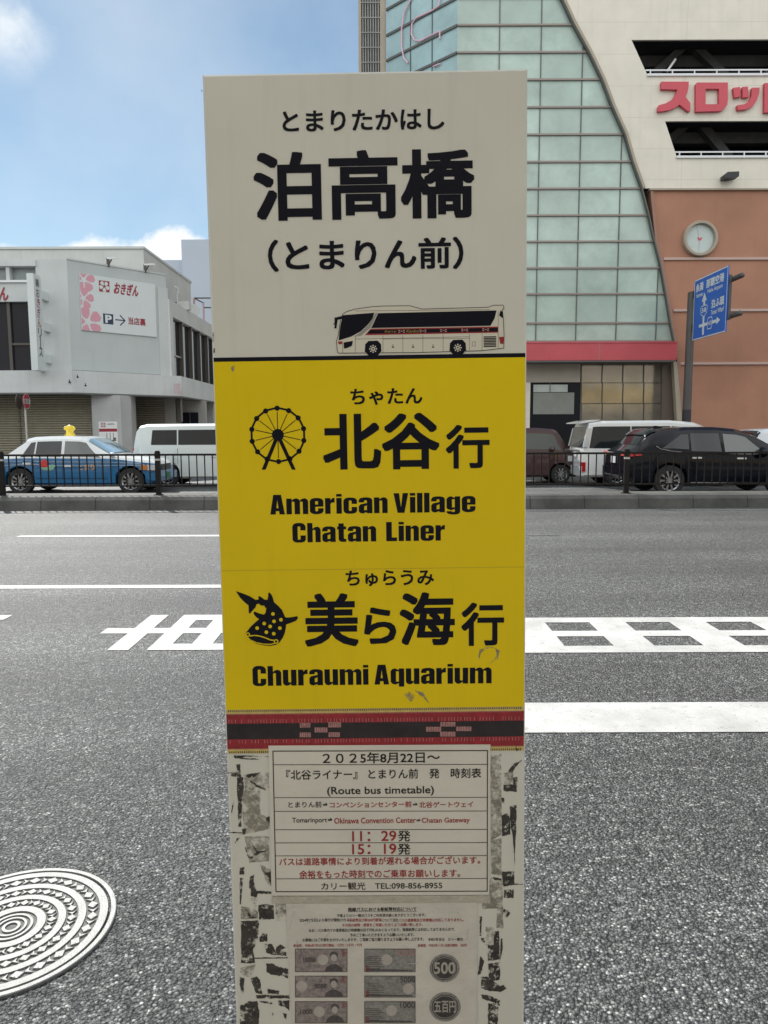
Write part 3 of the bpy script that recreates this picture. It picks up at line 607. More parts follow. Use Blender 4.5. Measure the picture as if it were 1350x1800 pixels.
# tiny dirt specks at the left edge of the upper panel
residue('edge_rust', 'residue', 340, 100, (2.25, 2.25), [[(76, 1085), (80, 1090), (79, 1130), (77, 1125)], [(80, 1150), (86, 1155), (84, 1172), (79, 1170)], [(31, 130), (36, 133), (33, 140)]], .0006, .4)

# ------------------------------------------------------------------ timetable notice taped to the sign
def paper(nm, label, quad, m, w, bow):
    t = thing(nm, label, 'notice', m=PF.m @ Matrix.Translation((0, 0, 0)))
    c = [Vector(PF.uv(*a)) for a in quad]; mb = MB(); nu, nv = 12, 14; pts = []
    for j in range(nv + 1):
        for i in range(nu + 1):
            a = c[0].lerp(c[1], i / nu); b = c[3].lerp(c[2], i / nu); p_ = a.lerp(b, j / nv)
            pts.append((p_.x, p_.y, w))
    mb.add(pts, [(j * (nu + 1) + i, (j + 1) * (nu + 1) + i, (j + 1) * (nu + 1) + i + 1, j * (nu + 1) + i + 1) for j in range(nv) for i in range(nu)])
    mb.build('sheet', m, t)
    return t
nt1 = paper('timetable_notice', 'white bus timetable sheet with ruled rows and red departure times taped to the sign', [(472, 1310), (862, 1308), (860, 1572), (477.5, 1573.5)], 'paper', .0014, 0)
W1 = .0018
mb = MB(); BT = [(480, 1319.6), (856.7, 1318.6), (856.2, 1565.4), (485.4, 1566.4)]
mb.stroke([PF.uv(*a) for a in BT], 1.7 * pxm, W1, closed=True)
for y in (1343.2, 1401, 1425, 1457.3, 1480.4, 1503.2, 1543.5):
    k = (y - 1319.6) / 246.8; mb.stroke([PF.uv(480 + 5.4 * k, y + .3), PF.uv(856.7 - .5 * k, y - .3)], 1.1 * pxm, W1)
mb.build('table_lines', 'ink_dark', nt1)
K = lambda s, a, b, c_, d, m='ink_dark', bold=(.008, .008): lettering(PF, nt1, s, a, b, c_, d, m, bold, w=W1)
def k8(s, x0, x1, y0, y1, m='ink_dark', bold=(.01, .01)): return K(s, 470 + x0 / 3.375, 470 + x1 / 3.375, 1310 + y0 / 3.375, 1310 + y1 / 3.375, m, bold)
k8('２０２5年8月22日～', 328, 1023, 38, 105, bold=(.014, .014))
k8('『北谷ライナー』 とまりん前　発　時刻表', 112, 1268, 138, 197, bold=(.012, .012))
k8('(Route bus timetable)', 355, 988, 241, 299, bold=(.012, .012))
k8('とまりん前⇒', 125, 360, 331, 367); k8('コンベンションセンター前', 370, 855, 331, 367, 'ink_red', (.014, .014)); k8('⇒', 862, 893, 338, 360); k8('北谷ゲートウェイ', 900, 1220, 331, 367, 'ink_red', (.014, .014))
k8('Tomarinport⇒', 148, 388, 426, 464); k8('Okinawa Convention Center', 397, 880, 426, 460, 'ink_red', (.014, .014)); k8('⇒', 884, 910, 432, 454); k8('Chatan Gateway', 915, 1200, 426, 465, 'ink_red', (.014, .014))
k8('11：29', 503, 765, 505, 566, 'ink_red', (.012, .012)); k8('発', 774, 848, 502, 568)
k8('15：19', 503, 765, 582, 643, 'ink_red', (.012, .012)); k8('発', 774, 848, 580, 646)
k8('バスは道路事情により到着が遅れる場合がございます。', 70, 1262, 659, 706, 'ink_red', (.014, .014))
k8('余裕をもった時刻でのご乗車お願いします。', 190, 1143, 735, 783, 'ink_red', (.014, .014))
k8('カリー観光　TEL:098-856-8955', 320, 1037, 808, 852)

# ------------------------------------------------------------------ second notice: new banknotes, in a crinkled sleeve
nt2 = paper('banknote_notice', 'notice sheet in a crinkled clear sleeve picturing grey banknotes and two coins', [(503, 1588), (838.5, 1586), (838, 1850), (516, 1850)], 'paper2', .0014, 0)
def k9(s, x0, x1, y0, y1, m='ink_dark', bold=(.012, .012), par=nt2): return lettering(PF, par, s, 500 + x0 / 3.857, 500 + x1 / 3.857, 1580 + y0 / 3.857, 1580 + y1 / 3.857, m, bold, w=W1)
q9 = lambda x, y: PF.uv(500 + x / 3.857, 1580 + y / 3.857)
k9('路線バスにおける新紙幣対応について', 432, 895, 53, 79, bold=(.02, .02))
MB().stroke([q9(432, 83), q9(895, 82)], .6 * pxm, W1).build('underline', 'ink_dark', nt2)
k9('平素よりカリー観光バスをご利用頂き誠にありがとうございます。', 357, 957, 96, 118)
k9('2024年7月3日より発行が開始される', 103, 438, 128, 151); k9('新紙幣及び新500円硬貨', 440, 656, 128, 151, 'ink_red'); k9('について当社', 658, 770, 128, 151); k9('バスの運賃箱及び両替機は対応しておりません。', 772, 1215, 128, 151, 'ink_red')
k9('その他の紙幣・硬貨をご用意いただくようお願い致します。', 392, 937, 161, 183, 'ink_red')
k9('なお、バス車内での運賃箱及び両替機は旧千円札のみとなっており、高額紙幣には対応しておりませんので、', 165, 1157, 195, 217)
k9('予めご了承いただきますようお願いいたします。', 445, 880, 229, 251)
k9('お客様にはご不便をおかけいたしますが、ご理解ご協力賜りますようお願い申し上げます。', 123, 945, 260, 283); k9('令和7年吉日　カリー観光', 973, 1210, 260, 281)
k9('新紙幣：令和6年7月3日発行開始　1万円・5千円・千円', 62, 525, 301, 321, 'ink_red'); k9('新硬貨：令和3年11月1日発行開始　500円', 905, 1235, 301, 321, 'ink_red')
M['note1'] = mat('banknote_print', (0.29, 0.245, 0.235), .45, var=.5, vscale=170); M['note2'] = mat('banknote_print_grey', (0.27, 0.265, 0.25), .45, var=.4, vscale=200)
M['note_pale'] = mat('banknote_pale', (0.46, 0.42, 0.38), .45, var=.12, vscale=80); M['note_dark'] = mat('banknote_dark', (0.085, 0.075, 0.075), .45, var=.4, vscale=150)
M['note_pink'] = mat('banknote_pink', (0.40, 0.25, 0.23), .45)
for r_, (y0, y1, num) in enumerate(((333, 492, '10000'), (516, 664, '5000'), (689, 838, '1000'))):
    for cidx in (0, 1):
        x0, x1 = ((72, 428), (541, 889))[cidx]; h = y1 - y0; w_ = x1 - x0
        nb = MB().prism([q9(x0, y0), q9(x1, y0), q9(x1, y1), q9(x0, y1)], None, W1).build('banknote_picture', 'note1' if cidx == 0 else 'note2', nt2)
        ov = (x0 + w_ * (.53, .13, .46)[r_], y0 + h * .47) if cidx == 0 else (x0 + w_ * (.44, .86, .53)[r_], y0 + h * (.47, .6, .42)[r_])
        mb = MB().disc(q9(*ov), 40 / 3.857 * pxm, W1 + .0002, 22, r2=42 / 3.857 * pxm)
        mb.build('watermark_oval', 'note_pale', nb)
        mb = MB().stroke([q9(x0 + 4, y0 + 3), q9(x1 - 4, y0 + 3), q9(x1 - 4, y1 - 3), q9(x0 + 4, y1 - 3)], .9 * pxm, W1 + .0002, closed=True)
        if cidx == 0:       # a plain bust in an oval
            bx, by = x0 + w_ * (.74, .74, .76)[r_], y0 + h * .36
            mb.disc(q9(bx, by - h * .1), 30 / 3.857 * pxm, W1 + .0002, 16, r2=26 / 3.857 * pxm)
            mb.prism([q9(bx - 62, y1 - 6), q9(bx - 52, y1 - 34), q9(bx - 16, y1 - 54), q9(bx + 18, y1 - 54), q9(bx + 54, y1 - 32), q9(bx + 64, y1 - 6)], None, W1 + .0002)
        else:               # plain engraved bands
            for k in range(7): mb.stroke([q9(x0 + 12, y0 + h * (.34 + .085 * k)), q9(x0 + w_ * (.30 + .04 * (k % 3)), y0 + h * (.34 + .085 * k))], 1.1 * pxm, W1 + .0002)
            mb.prism([q9(x0 + 12, y1 - 22), q9(x1 - 20, y1 - 16), q9(x1 - 20, y1 - 9), q9(x0 + 12, y1 - 9)], None, W1 + .0002)
        mb.build('engraving', 'note_dark', nb)
        if cidx == 0:
            MB().disc(q9(x0 + w_ * (.74, .74, .76)[r_], y0 + h * .38), 22 / 3.857 * pxm, W1 + .0005, 14, r2=28 / 3.857 * pxm).build('face_oval', 'note_pale', nb)
            nx = (.16, .37, .10)[r_]
            lettering(PF, nb, num, 500 + (x0 + w_ * nx) / 3.857, 500 + (x0 + w_ * (nx + .23)) / 3.857, 1580 + (y0 + h * .36) / 3.857, 1580 + (y0 + h * .58) / 3.857, 'note_dark', (.02, .02), w=W1 + .0005)
        else:
            lettering(PF, nb, num, 500 + (x0 + w_ * (.62 if r_ == 0 else .70)) / 3.857, 500 + (x1 - 4) / 3.857, 1580 + (y0 + h * .03) / 3.857, 1580 + (y0 + h * .30) / 3.857, 'note_pink' if r_ == 0 else 'note_dark', (.012, .012), w=W1 + .0005)
        mb = MB(); ex = x1 - 26 if cidx == 0 else x0 + 22; ey = y0 + 24 if cidx == 0 else y1 - 28
        for k in range(4): mb.stroke([q9(ex - 12, ey - 16 + k * 11), q9(ex + 10, ey - 12 + k * 11)], 1.1 * pxm, W1 + .0005)
        mb.build('serial_marks', 'ink_red', nb)
for cx_, cy_, rr, s in ((1085, 465, 109, '500'), (1088, 727, 115, '五百円')):
    cn = MB().disc(q9(cx_, cy_), rr / 3.857 * pxm, W1, 32).build('coin_picture', 'note2', nt2)
    MB().disc(q9(cx_, cy_), rr * .84 / 3.857 * pxm, W1 + .0002, 32).build('coin_face', mat('coin_dark', (.05, .047, .045), .4, var=.4, vscale=160), cn)
    lettering(PF, cn, s, 500 + (cx_ - 72) / 3.857, 500 + (cx_ + 72) / 3.857, 1580 + (cy_ - 42) / 3.857, 1580 + (cy_ + 38) / 3.857, 'note_pale', (.02, .02), w=W1 + .0004)
    MB().ring(q9(cx_, cy_), rr * .74 / 3.857 * pxm, rr * .77 / 3.857 * pxm, W1 + .0003, 32).build('coin_rim', 'note_pale', cn)
M['film'] = mat('clear_film', (.62, .61, .58), .12, metal=.35, spec=.8)
for cx0, cy0, ln, an in ((508, 1594, 22, 10), (525, 1592, 26, -6), (516, 1606, 16, 70), (511, 1625, 18, 80), (545, 1618, 24, 35), (560, 1634, 20, -12), (575, 1642, 14, 60), (540, 1648, 12, 20), (522, 1662, 22, 88), (585, 1690, 24, -25), (604, 1682, 16, 15), (532, 1714, 22, 5), (716, 1664, 18, -20), (728, 1692, 26, 12), (700, 1622, 26, -35), (735, 1748, 18, -8), (640, 1606, 20, 50), (798, 1602, 16, -15), (822, 1640, 20, 85)):
    a_ = R_(an); pts = []
    for k in range(6):
        f = (k / 5 - .5) * ln; u_, v_ = PF.uv(cx0 + math.cos(a_) * f + random.uniform(-1.6, 1.6), cy0 - math.sin(a_) * f + random.uniform(-1.6, 1.6)); pts.append((u_, v_, .0021))
    MB().tube(pts, random.uniform(.00018, .00042), 6).build('film_crease', 'film', nt2)
# clear tape edges over the notices
mb = MB()
for a in ([(478, 1575), (862, 1573), (862, 1587), (478, 1588)],): mb.prism([PF.uv(*x) for x in jag(a, .5, 6)], None, .0012)
mb.build('tape_strip', 'tape', nt2)

# ================================================================== MANHOLE COVER
mc = G(20, 1633)
man = thing('manhole_cover', 'round pale steel manhole cover with rings of fish-like triangles set in the asphalt', 'manhole cover', loc=(mc.x, mc.y, 0))
man.scale = (.955, .955, 1)
M['iron'] = mat('worn_steel', (0.255, 0.26, 0.255), 0.5, metal=0.35, var=0.18, vscale=25, bump=0.25, bscale=160)
M['iron_dark'] = mat('steel_recess', (0.13, 0.13, 0.127), 0.7, metal=0.2, var=0.4, vscale=60)
mb = MB().lathe([(-.03, .336), (.008, .336), (.010, .333), (.010, .318), (.004, .316), (-.03, .316)], (0, 0, 0), (0, 0, 1), 72); mb.build('frame_ring', 'iron', man, smooth=30)
mb = MB().lathe([(-.02, .309), (.005, .309), (.005, .0)], (0, 0, 0), (0, 0, 1), 72); lid = mb.build('lid', 'iron_dark', man)
def raised(r0, r1): 
    return MB().lathe([(.003, r0), (.0095, r0 + .0012), (.0095, r1 - .0012), (.003, r1)], (0, 0, 0), (0, 0, 1), 72)
for r0, r1 in ((.280, .3085), (.210, .237), (.146, .172), (.079, .108), (.058, .069), (.040, .050), (.018, .030)): raised(r0, r1).build('raised_ring', 'iron', lid, smooth=30)
for r0, r1, cnt in ((.238, .279, 25), (.173, .209, 22), (.109, .145, 18)):
    mb = MB(); rm = (r0 + r1) / 2; hh = (r1 - r0) / 2
    for k in range(cnt):
        a0 = k * 2 * math.pi / cnt; da = 2 * math.pi / cnt
        def pt(fa, fr, z=.0045): a = a0 + fa * da; r = rm + hh * fr; return (r * math.cos(a), r * math.sin(a), z)
        for pl in ([pt(-.50, 0), pt(-.18, -.92), pt(.20, 0), pt(-.18, .92)], [pt(.14, 0), pt(.48, -.88), pt(.36, 0), pt(.48, .88)]):
            m_ = len(pl); cxx = sum(p[0] for p in pl) / m_; cyy = sum(p[1] for p in pl) / m_
            hi = [(cxx + (x - cxx) * .86, cyy + (y - cyy) * .86, .0102) for x, y, z in pl]
            mb.add(hi + pl, [tuple(range(m_))] + [(q_, m_ + q_, m_ + (q_ + 1) % m_, (q_ + 1) % m_) for q_ in range(m_)])
        mb.add([pt(-.28, .25, .0104), pt(-.24, .25, .0104), pt(-.24, .40, .0104), pt(-.28, .40, .0104)], [(0, 1, 2, 3)], 1)
    mb.build('fish_pattern', ['iron', 'iron_dark'], lid)

# ================================================================== GUARD FENCE on the median
FY = 15.42
fence = thing('guard_fence', 'dark brown metal railing with thin upright bars along the kerbed median', 'fence', loc=(0, FY, .26))
zt = P(600, 797.5, FY).z - .26; zb_ = P(600, 852.5, FY).z - .26
X0, X1 = P(-60, 830, FY).x, P(1410, 830, FY).x
MB().box(X0 - 1.5, X1 + 1.5, -.022, .022, zt - .03, zt + .012).build('top_rail', 'fence', fence)
MB().box(X0 - 1.5, X1 + 1.5, -.016, .016, zb_ - .018, zb_ + .016).build('bottom_rail', 'fence', fence)
posts = [P(x, 835, FY).x for x in (3, 278, 553, 828, 1101, 1376)]; step = (posts[-1] - posts[0]) / 5
post0 = None
for x in posts:
    if post0 is None:
        mb = MB().box(-.05, .05, -.04, .04, .0, zt + .05).box(-.04, .04, -.03, .03, zt + .05, zt + .075).box(-.085, .085, -.07, .07, 0.0, .014)
        post0 = mb.build('post', 'fence', fence); o = post0
        st = MB().box(-.0505, .0505, -.042, .041, zt - .13, zt - .09).build('reflector_band', mat('reflector', (.45, .44, .42), .4), post0)
    else:
        o = post0.copy(); COL.objects.link(o); s2 = st.copy(); COL.objects.link(s2); s2.parent = o
    o.location.x = x
bar0 = None
for i in range(5):
    for k in range(1, 20):
        x = posts[i] + step * k / 20
        if bar0 is None: bar0 = MB().box(-.011, .011, -.008, .008, zb_ + .012, zt - .02).build('upright_bar', 'fence', fence); o = bar0
        else: o = bar0.copy(); COL.objects.link(o)
        o.location.x = x

# ================================================================== VEHICLES
def car_paint(n, c, **k): return mat(n, c, k.pop('rough', .28), spec=.5, coat=k.pop('coat', .9), **k)
M['glass_car'] = mat('car_glass', (0.016, 0.019, 0.02), .03, spec=.5)
M['glass_clear'] = mat('car_glass_pale', (0.075, 0.085, 0.08), .05, spec=.6, coat=.5)
M['windscreen'] = mat('windscreen_glass', (0.30, 0.45, 0.53), .04, metal=.35, coat=1)  # bluish base colour carries a painted sky reflection
M['tyre'] = mat('tyre', (0.02, 0.02, 0.02), .8, var=.3, vscale=20)
M['alloy'] = mat('alloy', (0.42, 0.42, 0.43), .3, metal=.85)
M['under'] = mat('underbody', (0.012, 0.012, 0.012), .9)
M['chrome'] = mat('chrome', (0.80, 0.80, 0.80), .3, metal=.5)
M['lamp_red'] = mat('tail_lamp', (0.45, 0.015, 0.02), .12, coat=1); M['lamp_clear'] = mat('head_lamp', (0.5, 0.52, 0.54), .1, coat=1, spec=.8)
M['amber'] = mat('amber_lamp', (0.55, 0.17, 0.02), .15, coat=1); M['trim'] = mat('black_trim', (0.02, 0.02, 0.022), .5)
M['plate'] = mat('number_plate', (0.6, 0.62, 0.6), .5); M['plate_green'] = mat('number_plate_green', (0.02, 0.16, 0.08), .5)
def lin(tab, x):
    if x <= tab[0][0]: return tab[0][1]
    for (a, b), (c, d) in zip(tab, tab[1:]):
        if x <= c: return b + (d - b) * (x - a) / (c - a)
    return tab[-1][1]
class Car:
    def __init__(s, name, label, cat, loc, top, belt, W, wheels, R, sill, mats, roofw=.86, plan=None, cabin=None, rim='spoke', arch=1.14, rotz=0.0):
        s.top, s.belt, s.W, s.wheels, s.R, s.sill, s.roofw, s.arch = top, belt, W, wheels, R, sill, roofw, arch
        s.x0, s.x1 = top[0][0], top[-1][0]; s.plan = plan or [(s.x0, .90), (s.x0 + .25, 1), (s.x1 - .45, 1), (s.x1, .80)]
        s.H = max(z for _, z in top)
        s.t = thing(name, label, cat, loc=loc, rotz=rotz)
        xs = {s.x0, s.x1}
        k = int((s.x1 - s.x0) / .06)
        for i in range(k + 1): xs.add(s.x0 + (s.x1 - s.x0) * i / k)
        for w in wheels:
            for i in range(-10, 11): xs.add(w + R * arch * math.sin(i / 10 * math.pi / 2))
        for tb in (top, belt):
            for x, _ in tb: xs.add(x)
        xs = sorted(x for x in xs if s.x0 <= x <= s.x1)
        xs = [x for i, x in enumerate(xs) if i == 0 or x - xs[i - 1] > 1e-4]
        mb = MB(); rows = [s.ring(x) for x in xs]; n = 14
        for r in rows: mb.v += [tuple(p) for p in r]
        for i in range(len(rows) - 1):
            for k in range(n):
                kk = (k + 1) % n
                mb.f.append((i * n + k, i * n + kk, (i + 1) * n + kk, (i + 1) * n + k))
                mb.mi.append(2 if k in (0, 13) else (1 if k in (1, 2, 3, 10, 11, 12) else 0))
        mb.f.append(tuple(range(n))); mb.mi.append(1); b = (len(rows) - 1) * n
        mb.f.append(tuple(b + i for i in reversed(range(n)))); mb.mi.append(1)
        s.body = mb.build('body', mats + ['under'] if len(mats) == 2 else [mats[0], mats[0], 'under'], s.t, smooth=32)
        for w in wheels:
            for sd in (-1, 1): s.wheel(w, sd, rim)
    def ring(s, x):
        zt = lin(s.top, x); zb = min(lin(s.belt, x), zt - .02); w = s.W / 2 * lin(s.plan, x)
        zl = lin(s.sill, x) if isinstance(s.sill, list) else s.sill
        for c in s.wheels:
            ra = s.R * s.arch
            if abs(x - c) < ra: zl = max(zl, s.R + math.sqrt(max(0, ra * ra - (x - c) ** 2)) * .98)
        g = max(0, min(1, (zt - zb) / (s.H - .95))); wr = w * (.93 - (.93 - s.roofw) * g)
        zm = max(zl + .03, min(zb - .05, zb * .62)); zs = min(zl + .06, zm - .01)
        h = [(-w * .90, zl), (-w * .985, zs), (-w, zm), (-w * .972, zb), (-wr, zt - .02 - .07 * g), (-wr * .86, zt - .012), (0, zt)]
        # 0..6 near side to roof centre, 7..12 back down the other side, 13 bottom centre
        r = [(0, zl)] + h + [(-y, z) for y, z in reversed(h[:-1])]
        return [Vector((x, y, z)) for y, z in r]
    def at(s, x, k):                                # k: 1 sill, 2, 3 waist, 4 belt, 5 roof edge, 6, 7 roof centre, then the other side
        r = s.ring(x); i = int(math.floor(k)); f = k - i
        return r[i % 14].lerp(r[(i + 1) % 14], f)
    def patch(s, name, m, xa, xb, xc, xd, k0, k1, off=.006, nx=10, nk=4, parent=None, mirror=False, smooth=40):
        def pos(i, j, mir):
            f = j / nk; a = xa + (xc - xa) * f; b = xb + (xd - xb) * f; x = a + (b - a) * i / nx; k = k0 + (k1 - k0) * f
            e = .01; p = s.at(x, k)
            dx = s.at(min(x + e, s.x1), k) - s.at(max(x - e, s.x0), k); dk = s.at(x, k + e) - s.at(x, k - e)
            nn_ = dx.cross(dk)
            if nn_.length < 1e-9: nn_ = Vector((0, -1, 0))
            nn_.normalize()
            if nn_.dot(p - Vector((x, 0, .6))) < 0 and abs(nn_.x) < .9: nn_ = -nn_
            p = p + nn_ * off
            if mir: p.y = -p.y
            return p
        out = None
        for mir in ((False, True) if mirror else (False,)):
            mb = MB(); mb.v = [tuple(pos(i, j, mir)) for j in range(nk + 1) for i in range(nx + 1)]
            mb.f = [(j * (nx + 1) + i, j * (nx + 1) + i + 1, (j + 1) * (nx + 1) + i + 1, (j + 1) * (nx + 1) + i) for j in range(nk) for i in range(nx)]
            mb.mi = [0] * len(mb.f)
            o = mb.build(name, m, parent or s.t, smooth=smooth); out = out or o
        return out
    def wheel(s, x, sd, rim):
        yo = s.W / 2 - .012; yi = yo - .20; R = s.R
        a = (0, -1, 0)
        mb = MB().lathe([(0, R * .62), (0, R * .95), (.03, R), (.17, R), (.2, R * .95), (.2, R * .66), (.16, R * .62)], (x, 0, 0), a, 30, closed=True)
        # place: axis from inner to outer side
        mb.v = [(v[0], (yi * sd) + (-v[1]) * sd, v[2] + R) for v in mb.v]
        w = mb.build('wheel', 'tyre', s.t, smooth=35)
        rm = MB(); rr = R * .66; yf = yo - .012
        rm.lathe([(-.02, rr * .88), (0, rr * .93), (.012, rr), (0, rr * 1.02), (-.05, rr)], (0, 0, 0), (0, 1, 0), 30, cap=False)
        if rim == 'cap':
            rm.lathe([(-.03, rr * .9), (.004, rr * .55), (.012, rr * .3), (.014, .0)], (0, 0, 0), (0, 1, 0), 30)
            for k in range(18):
                an = k * 2 * math.pi / 18
                rm.bar((math.cos(an) * rr * .55, .006, math.sin(an) * rr * .55), (math.cos(an) * rr * .9, -.004, math.sin(an) * rr * .9), .012, r2=.012)
        else:
            ns = 10 if rim == 'spoke' else 8
            rm.lathe([(-.01, .05), (.012, .05), (.012, 0)], (0, 0, 0), (0, 1, 0), 16)
            for k in range(ns):
                for e in (-.055, .055):
                    an = k * 2 * math.pi / ns
                    rm.bar((math.cos(an) * .04, .002, math.sin(an) * .04), (math.cos(an + e) * rr * .95, .004, math.sin(an + e) * rr * .95), .010, r2=.012)
        rm.v = [(v[0] + x, (yf + v[1]) * sd, v[2] + R) for v in rm.v]
        rm.build('rim', 'alloy', w, smooth=35)
        bk = MB().disc((0, 0), rr * .97, 0, 24); bk.v = [(v[0] + x, (yo - .05) * sd, v[1] + R) for v in bk.v]; bk.build('brake_disc', 'under', w)
    def add(s, name, mb, m, parent=None, **k): return mb.build(name, m, parent or s.t, **k)
    def line(s, name, m, xk, wd=.012, off=.004, parent=None):            # narrow strip along the body: [(x, k), ...]
        pts = []
        for (x, k) in xk:
            p = s.at(x, k); p = Vector((p.x, p.y - off, p.z)); pts.append(p)
        mb = MB()
        for a, b in zip(pts, pts[1:]): mb.bar(a, b, wd / 2, r2=.003)
        return mb.build(name, m, parent or s.t)
def mirror_mb(x, y, z, sx=.10, sy=.16, sz=.13):
    return MB().ball((x, y, z), sx, sy, sz, 12, 8).bar((x, y + .1, z - .05), (x + .02, y + .22, z - .08), .02)

# --- taxi
TY = 18.62
fx = (230 - CX) / F_PX * TY * 1.004; rx = (36.7 - CX) / F_PX * TY * 1.004; wb = fx - rx; TW = 1.72
M['taxi_blue'] = car_paint('taxi_blue', (0.007, 0.115, 0.27)); M['taxi_white'] = car_paint('taxi_white', (0.74, 0.77, 0.77))
top = [(-1.06, .84), (-1.02, .93), (-.9, .965), (-.45, 1.0), (-.30, 1.05), (-.04, 1.26), (.16, 1.41), (.34, 1.455), (.7, 1.47), (1.1, 1.475), (1.5, 1.46), (1.68, 1.42), (1.92, 1.27), (2.33, 1.0), (2.48, .965), (2.9, .925), (3.25, .87), (3.38, .80), (3.44, .70)]
belt = [(-1.06, .80), (-.5, .90), (.2, .915), (2.2, .90), (2.6, .865), (3.38, .76), (3.44, .66)]
taxi = Car('taxi', 'white over blue taxi saloon with a yellow roof lamp behind the median railing', 'taxi', (rx, TY + TW / 2, 0), top, belt, TW, (0, wb), .328, [(-1.06, .36), (-.8, .24), (3.2, .22), (3.44, .30)], ['taxi_white', 'taxi_blue'], roofw=.80, rim='spoke')
taxi.patch('rear_window', 'glass_car', -.25, .12, -.25, .12, 5.25, 8.75, nk=8)
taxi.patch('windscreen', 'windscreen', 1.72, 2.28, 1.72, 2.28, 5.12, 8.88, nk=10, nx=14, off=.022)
taxi.patch('quarter_window', 'glass_car', .03, .36, .27, .39, 4.08, 4.88, mirror=True)
taxi.patch('rear_side_window', 'glass_car', .40, 1.05, .43, 1.05, 4.08, 4.9, mirror=True)
taxi.patch('front_side_window', 'glass_clear', 1.13, 2.06, 1.13, 1.66, 4.08, 4.9, mirror=True)
taxi.line('waist_stripe', 'taxi_white', [(x, 3.74) for x in (-.95, -.4, .2, .8, 1.4, 2, 2.5, 3, 3.25)], wd=.042)
taxi.line('waist_stripe', 'taxi_white', [(x, 3.46) for x in (-.95, -.4, .2, .8, 1.4, 2, 2.5, 3, 3.25)], wd=.036)
taxi.line('side_moulding', 'trim', [(x, 2.45) for x in (.42, 1, 1.6, 2.2)], wd=.025)
for x in (.20, 1.24):
    p = taxi.at(x, 3.45); taxi.add('door_handle', MB().box(p.x - .10, p.x + .10, p.y - .03, p.y + .01, p.z - .025, p.z + .025), 'chrome')
for x in (.36, 1.09, 2.08):
    taxi.line('door_gap', 'under', [(x, 1.6), (x, 2.4), (x, 3.0), (x, 3.92)], wd=.010, off=.001)
taxi.add('head_lamp', MB().box(3.20, 3.43, -.80, -.44, .60, .74), 'lamp_clear'); taxi.add('head_lamp', MB().box(3.20, 3.43, .44, .80, .60, .74), 'lamp_clear')
taxi.add('indicator_lamp', MB().box(3.06, 3.197, -.835, -.70, .61, .735), 'amber')
taxi.add('grille', MB().box(3.34, 3.452, -.42, .42, .58, .74), 'trim'); taxi.add('bumper', MB().box(3.15, 3.50, -.80, .80, .34, .53), 'taxi_blue')
taxi.add('number_plate', MB().box(3.502, 3.51, -.17, .17, .36, .52), 'plate_green'); taxi.add('rear_bumper', MB().box(-1.13, -.85, -.78, .78, .36, .56), 'taxi_blue')
taxi.add('wing_mirror', mirror_mb(2.36, -.86, .99, .07, .10, .07), 'taxi_white', smooth=60)
taxi.add('aerial', MB().cyl((.98, -.3, 1.46), (.98, -.3, 1.62), .006, 6), 'trim')
lx = (126.5 - CX) / F_PX * (TY + .86) - rx
M['lamp_yellow'] = mat('yellow_lamp', (0.85, 0.62, 0.01), .25, coat=.6)
lm = taxi.add('roof_lamp', MB().lathe([(0, .135), (.04, .125), (.09, .09), (.12, .10), (.16, .125), (.21, .12), (.26, .075), (.28, .0)], (lx, 0, 1.47), (0, 0, 1), 20), 'lamp_yellow', smooth=50)
hb = MB().ball((lx - .11, 0, 1.66), .04, .06, .05).ball((lx + .11, 0, 1.66), .035, .06, .05); taxi.add('lamp_ears', hb, 'lamp_yellow', parent=lm, smooth=60)
# flower emblem and door lettering
M['emb_red'] = mat('emblem_red', (.55, .05, .05), .4); M['emb_green'] = mat('emblem_green', (.22, .42, .30), .4); M['emb_gold'] = mat('emblem_gold', (.60, .33, .12), .4)
TF = Frame((-.0, -TW / 2 - .006, 0), (1, 0, 0))
def tpx(px, py): v = P(px, py, TY); return (v.x - rx, v.z)
mb = MB(); c0 = tpx(78, 815)
for k in range(5):
    a = k * 2 * math.pi / 5 + .3; mb.ball((c0[0] + .055 * math.cos(a), -TW / 2 - .010, c0[1] + .055 * math.sin(a)), .055, .006, .055, 10, 6)
em = taxi.add('flower_emblem', mb, 'emb_red')
mb = MB(); a = tpx(84, 823); mb.ball((a[0], -TW / 2 - .006, a[1]), .17, .006, .06, 14, 6).ball((a[0] + .12, -TW / 2 - .006, a[1] + .05), .10, .006, .035, 14, 6)
taxi.add('emblem_leaves', mb, 'emb_green', parent=em)
a, b = tpx(139, 826), tpx(166, 816)
lt = letters_mb('とまり', a[0], b[0], a[1], b[1], 0, (.02, .02)); lt.v = [(x, -TW / 2 - .010 - z, y) for x, y, z in lt.v]
taxi.add('door_lettering', lt, 'emb_gold')

# --- pale van behind the taxi
VY = 20.9; vW = 1.69
M['van_white'] = car_paint('van_white', (0.62, 0.67, 0.66))
vx = P(233, 800, VY).x
top = [(0, 1.05), (.02, 1.25), (.10, 1.62), (.20, 1.74), (.40, 1.785), (2.4, 1.80), (3.3, 1.77), (3.6, 1.70), (4.15, 1.12), (4.5, .98), (4.62, .8)]
belt = [(0, 1.0), (.1, 1.12), (3.5, 1.12), (4.1, 1.05), (4.62, .78)]
van = Car('passenger_van', 'pale silver-white passenger van with dark windows stopped behind the blue taxi', 'van', (vx, VY + vW / 2, 0), top, belt, vW, (.95, 3.65), .32, .24, ['van_white', 'van_white'], roofw=.88, plan=[(0, .93), (.2, 1), (4.1, 1), (4.62, .8)])
van.patch('rear_quarter_window', 'glass_car', .52, 1.25, .56, 1.25, 4.12, 4.82, mirror=True)
van.patch('side_window', 'glass_car', 1.29, 2.42, 1.29, 2.42, 4.12, 4.82, mirror=True)
van.patch('front_side_window', 'glass_car', 2.46, 3.9, 2.46, 3.45, 4.12, 4.82, mirror=True)
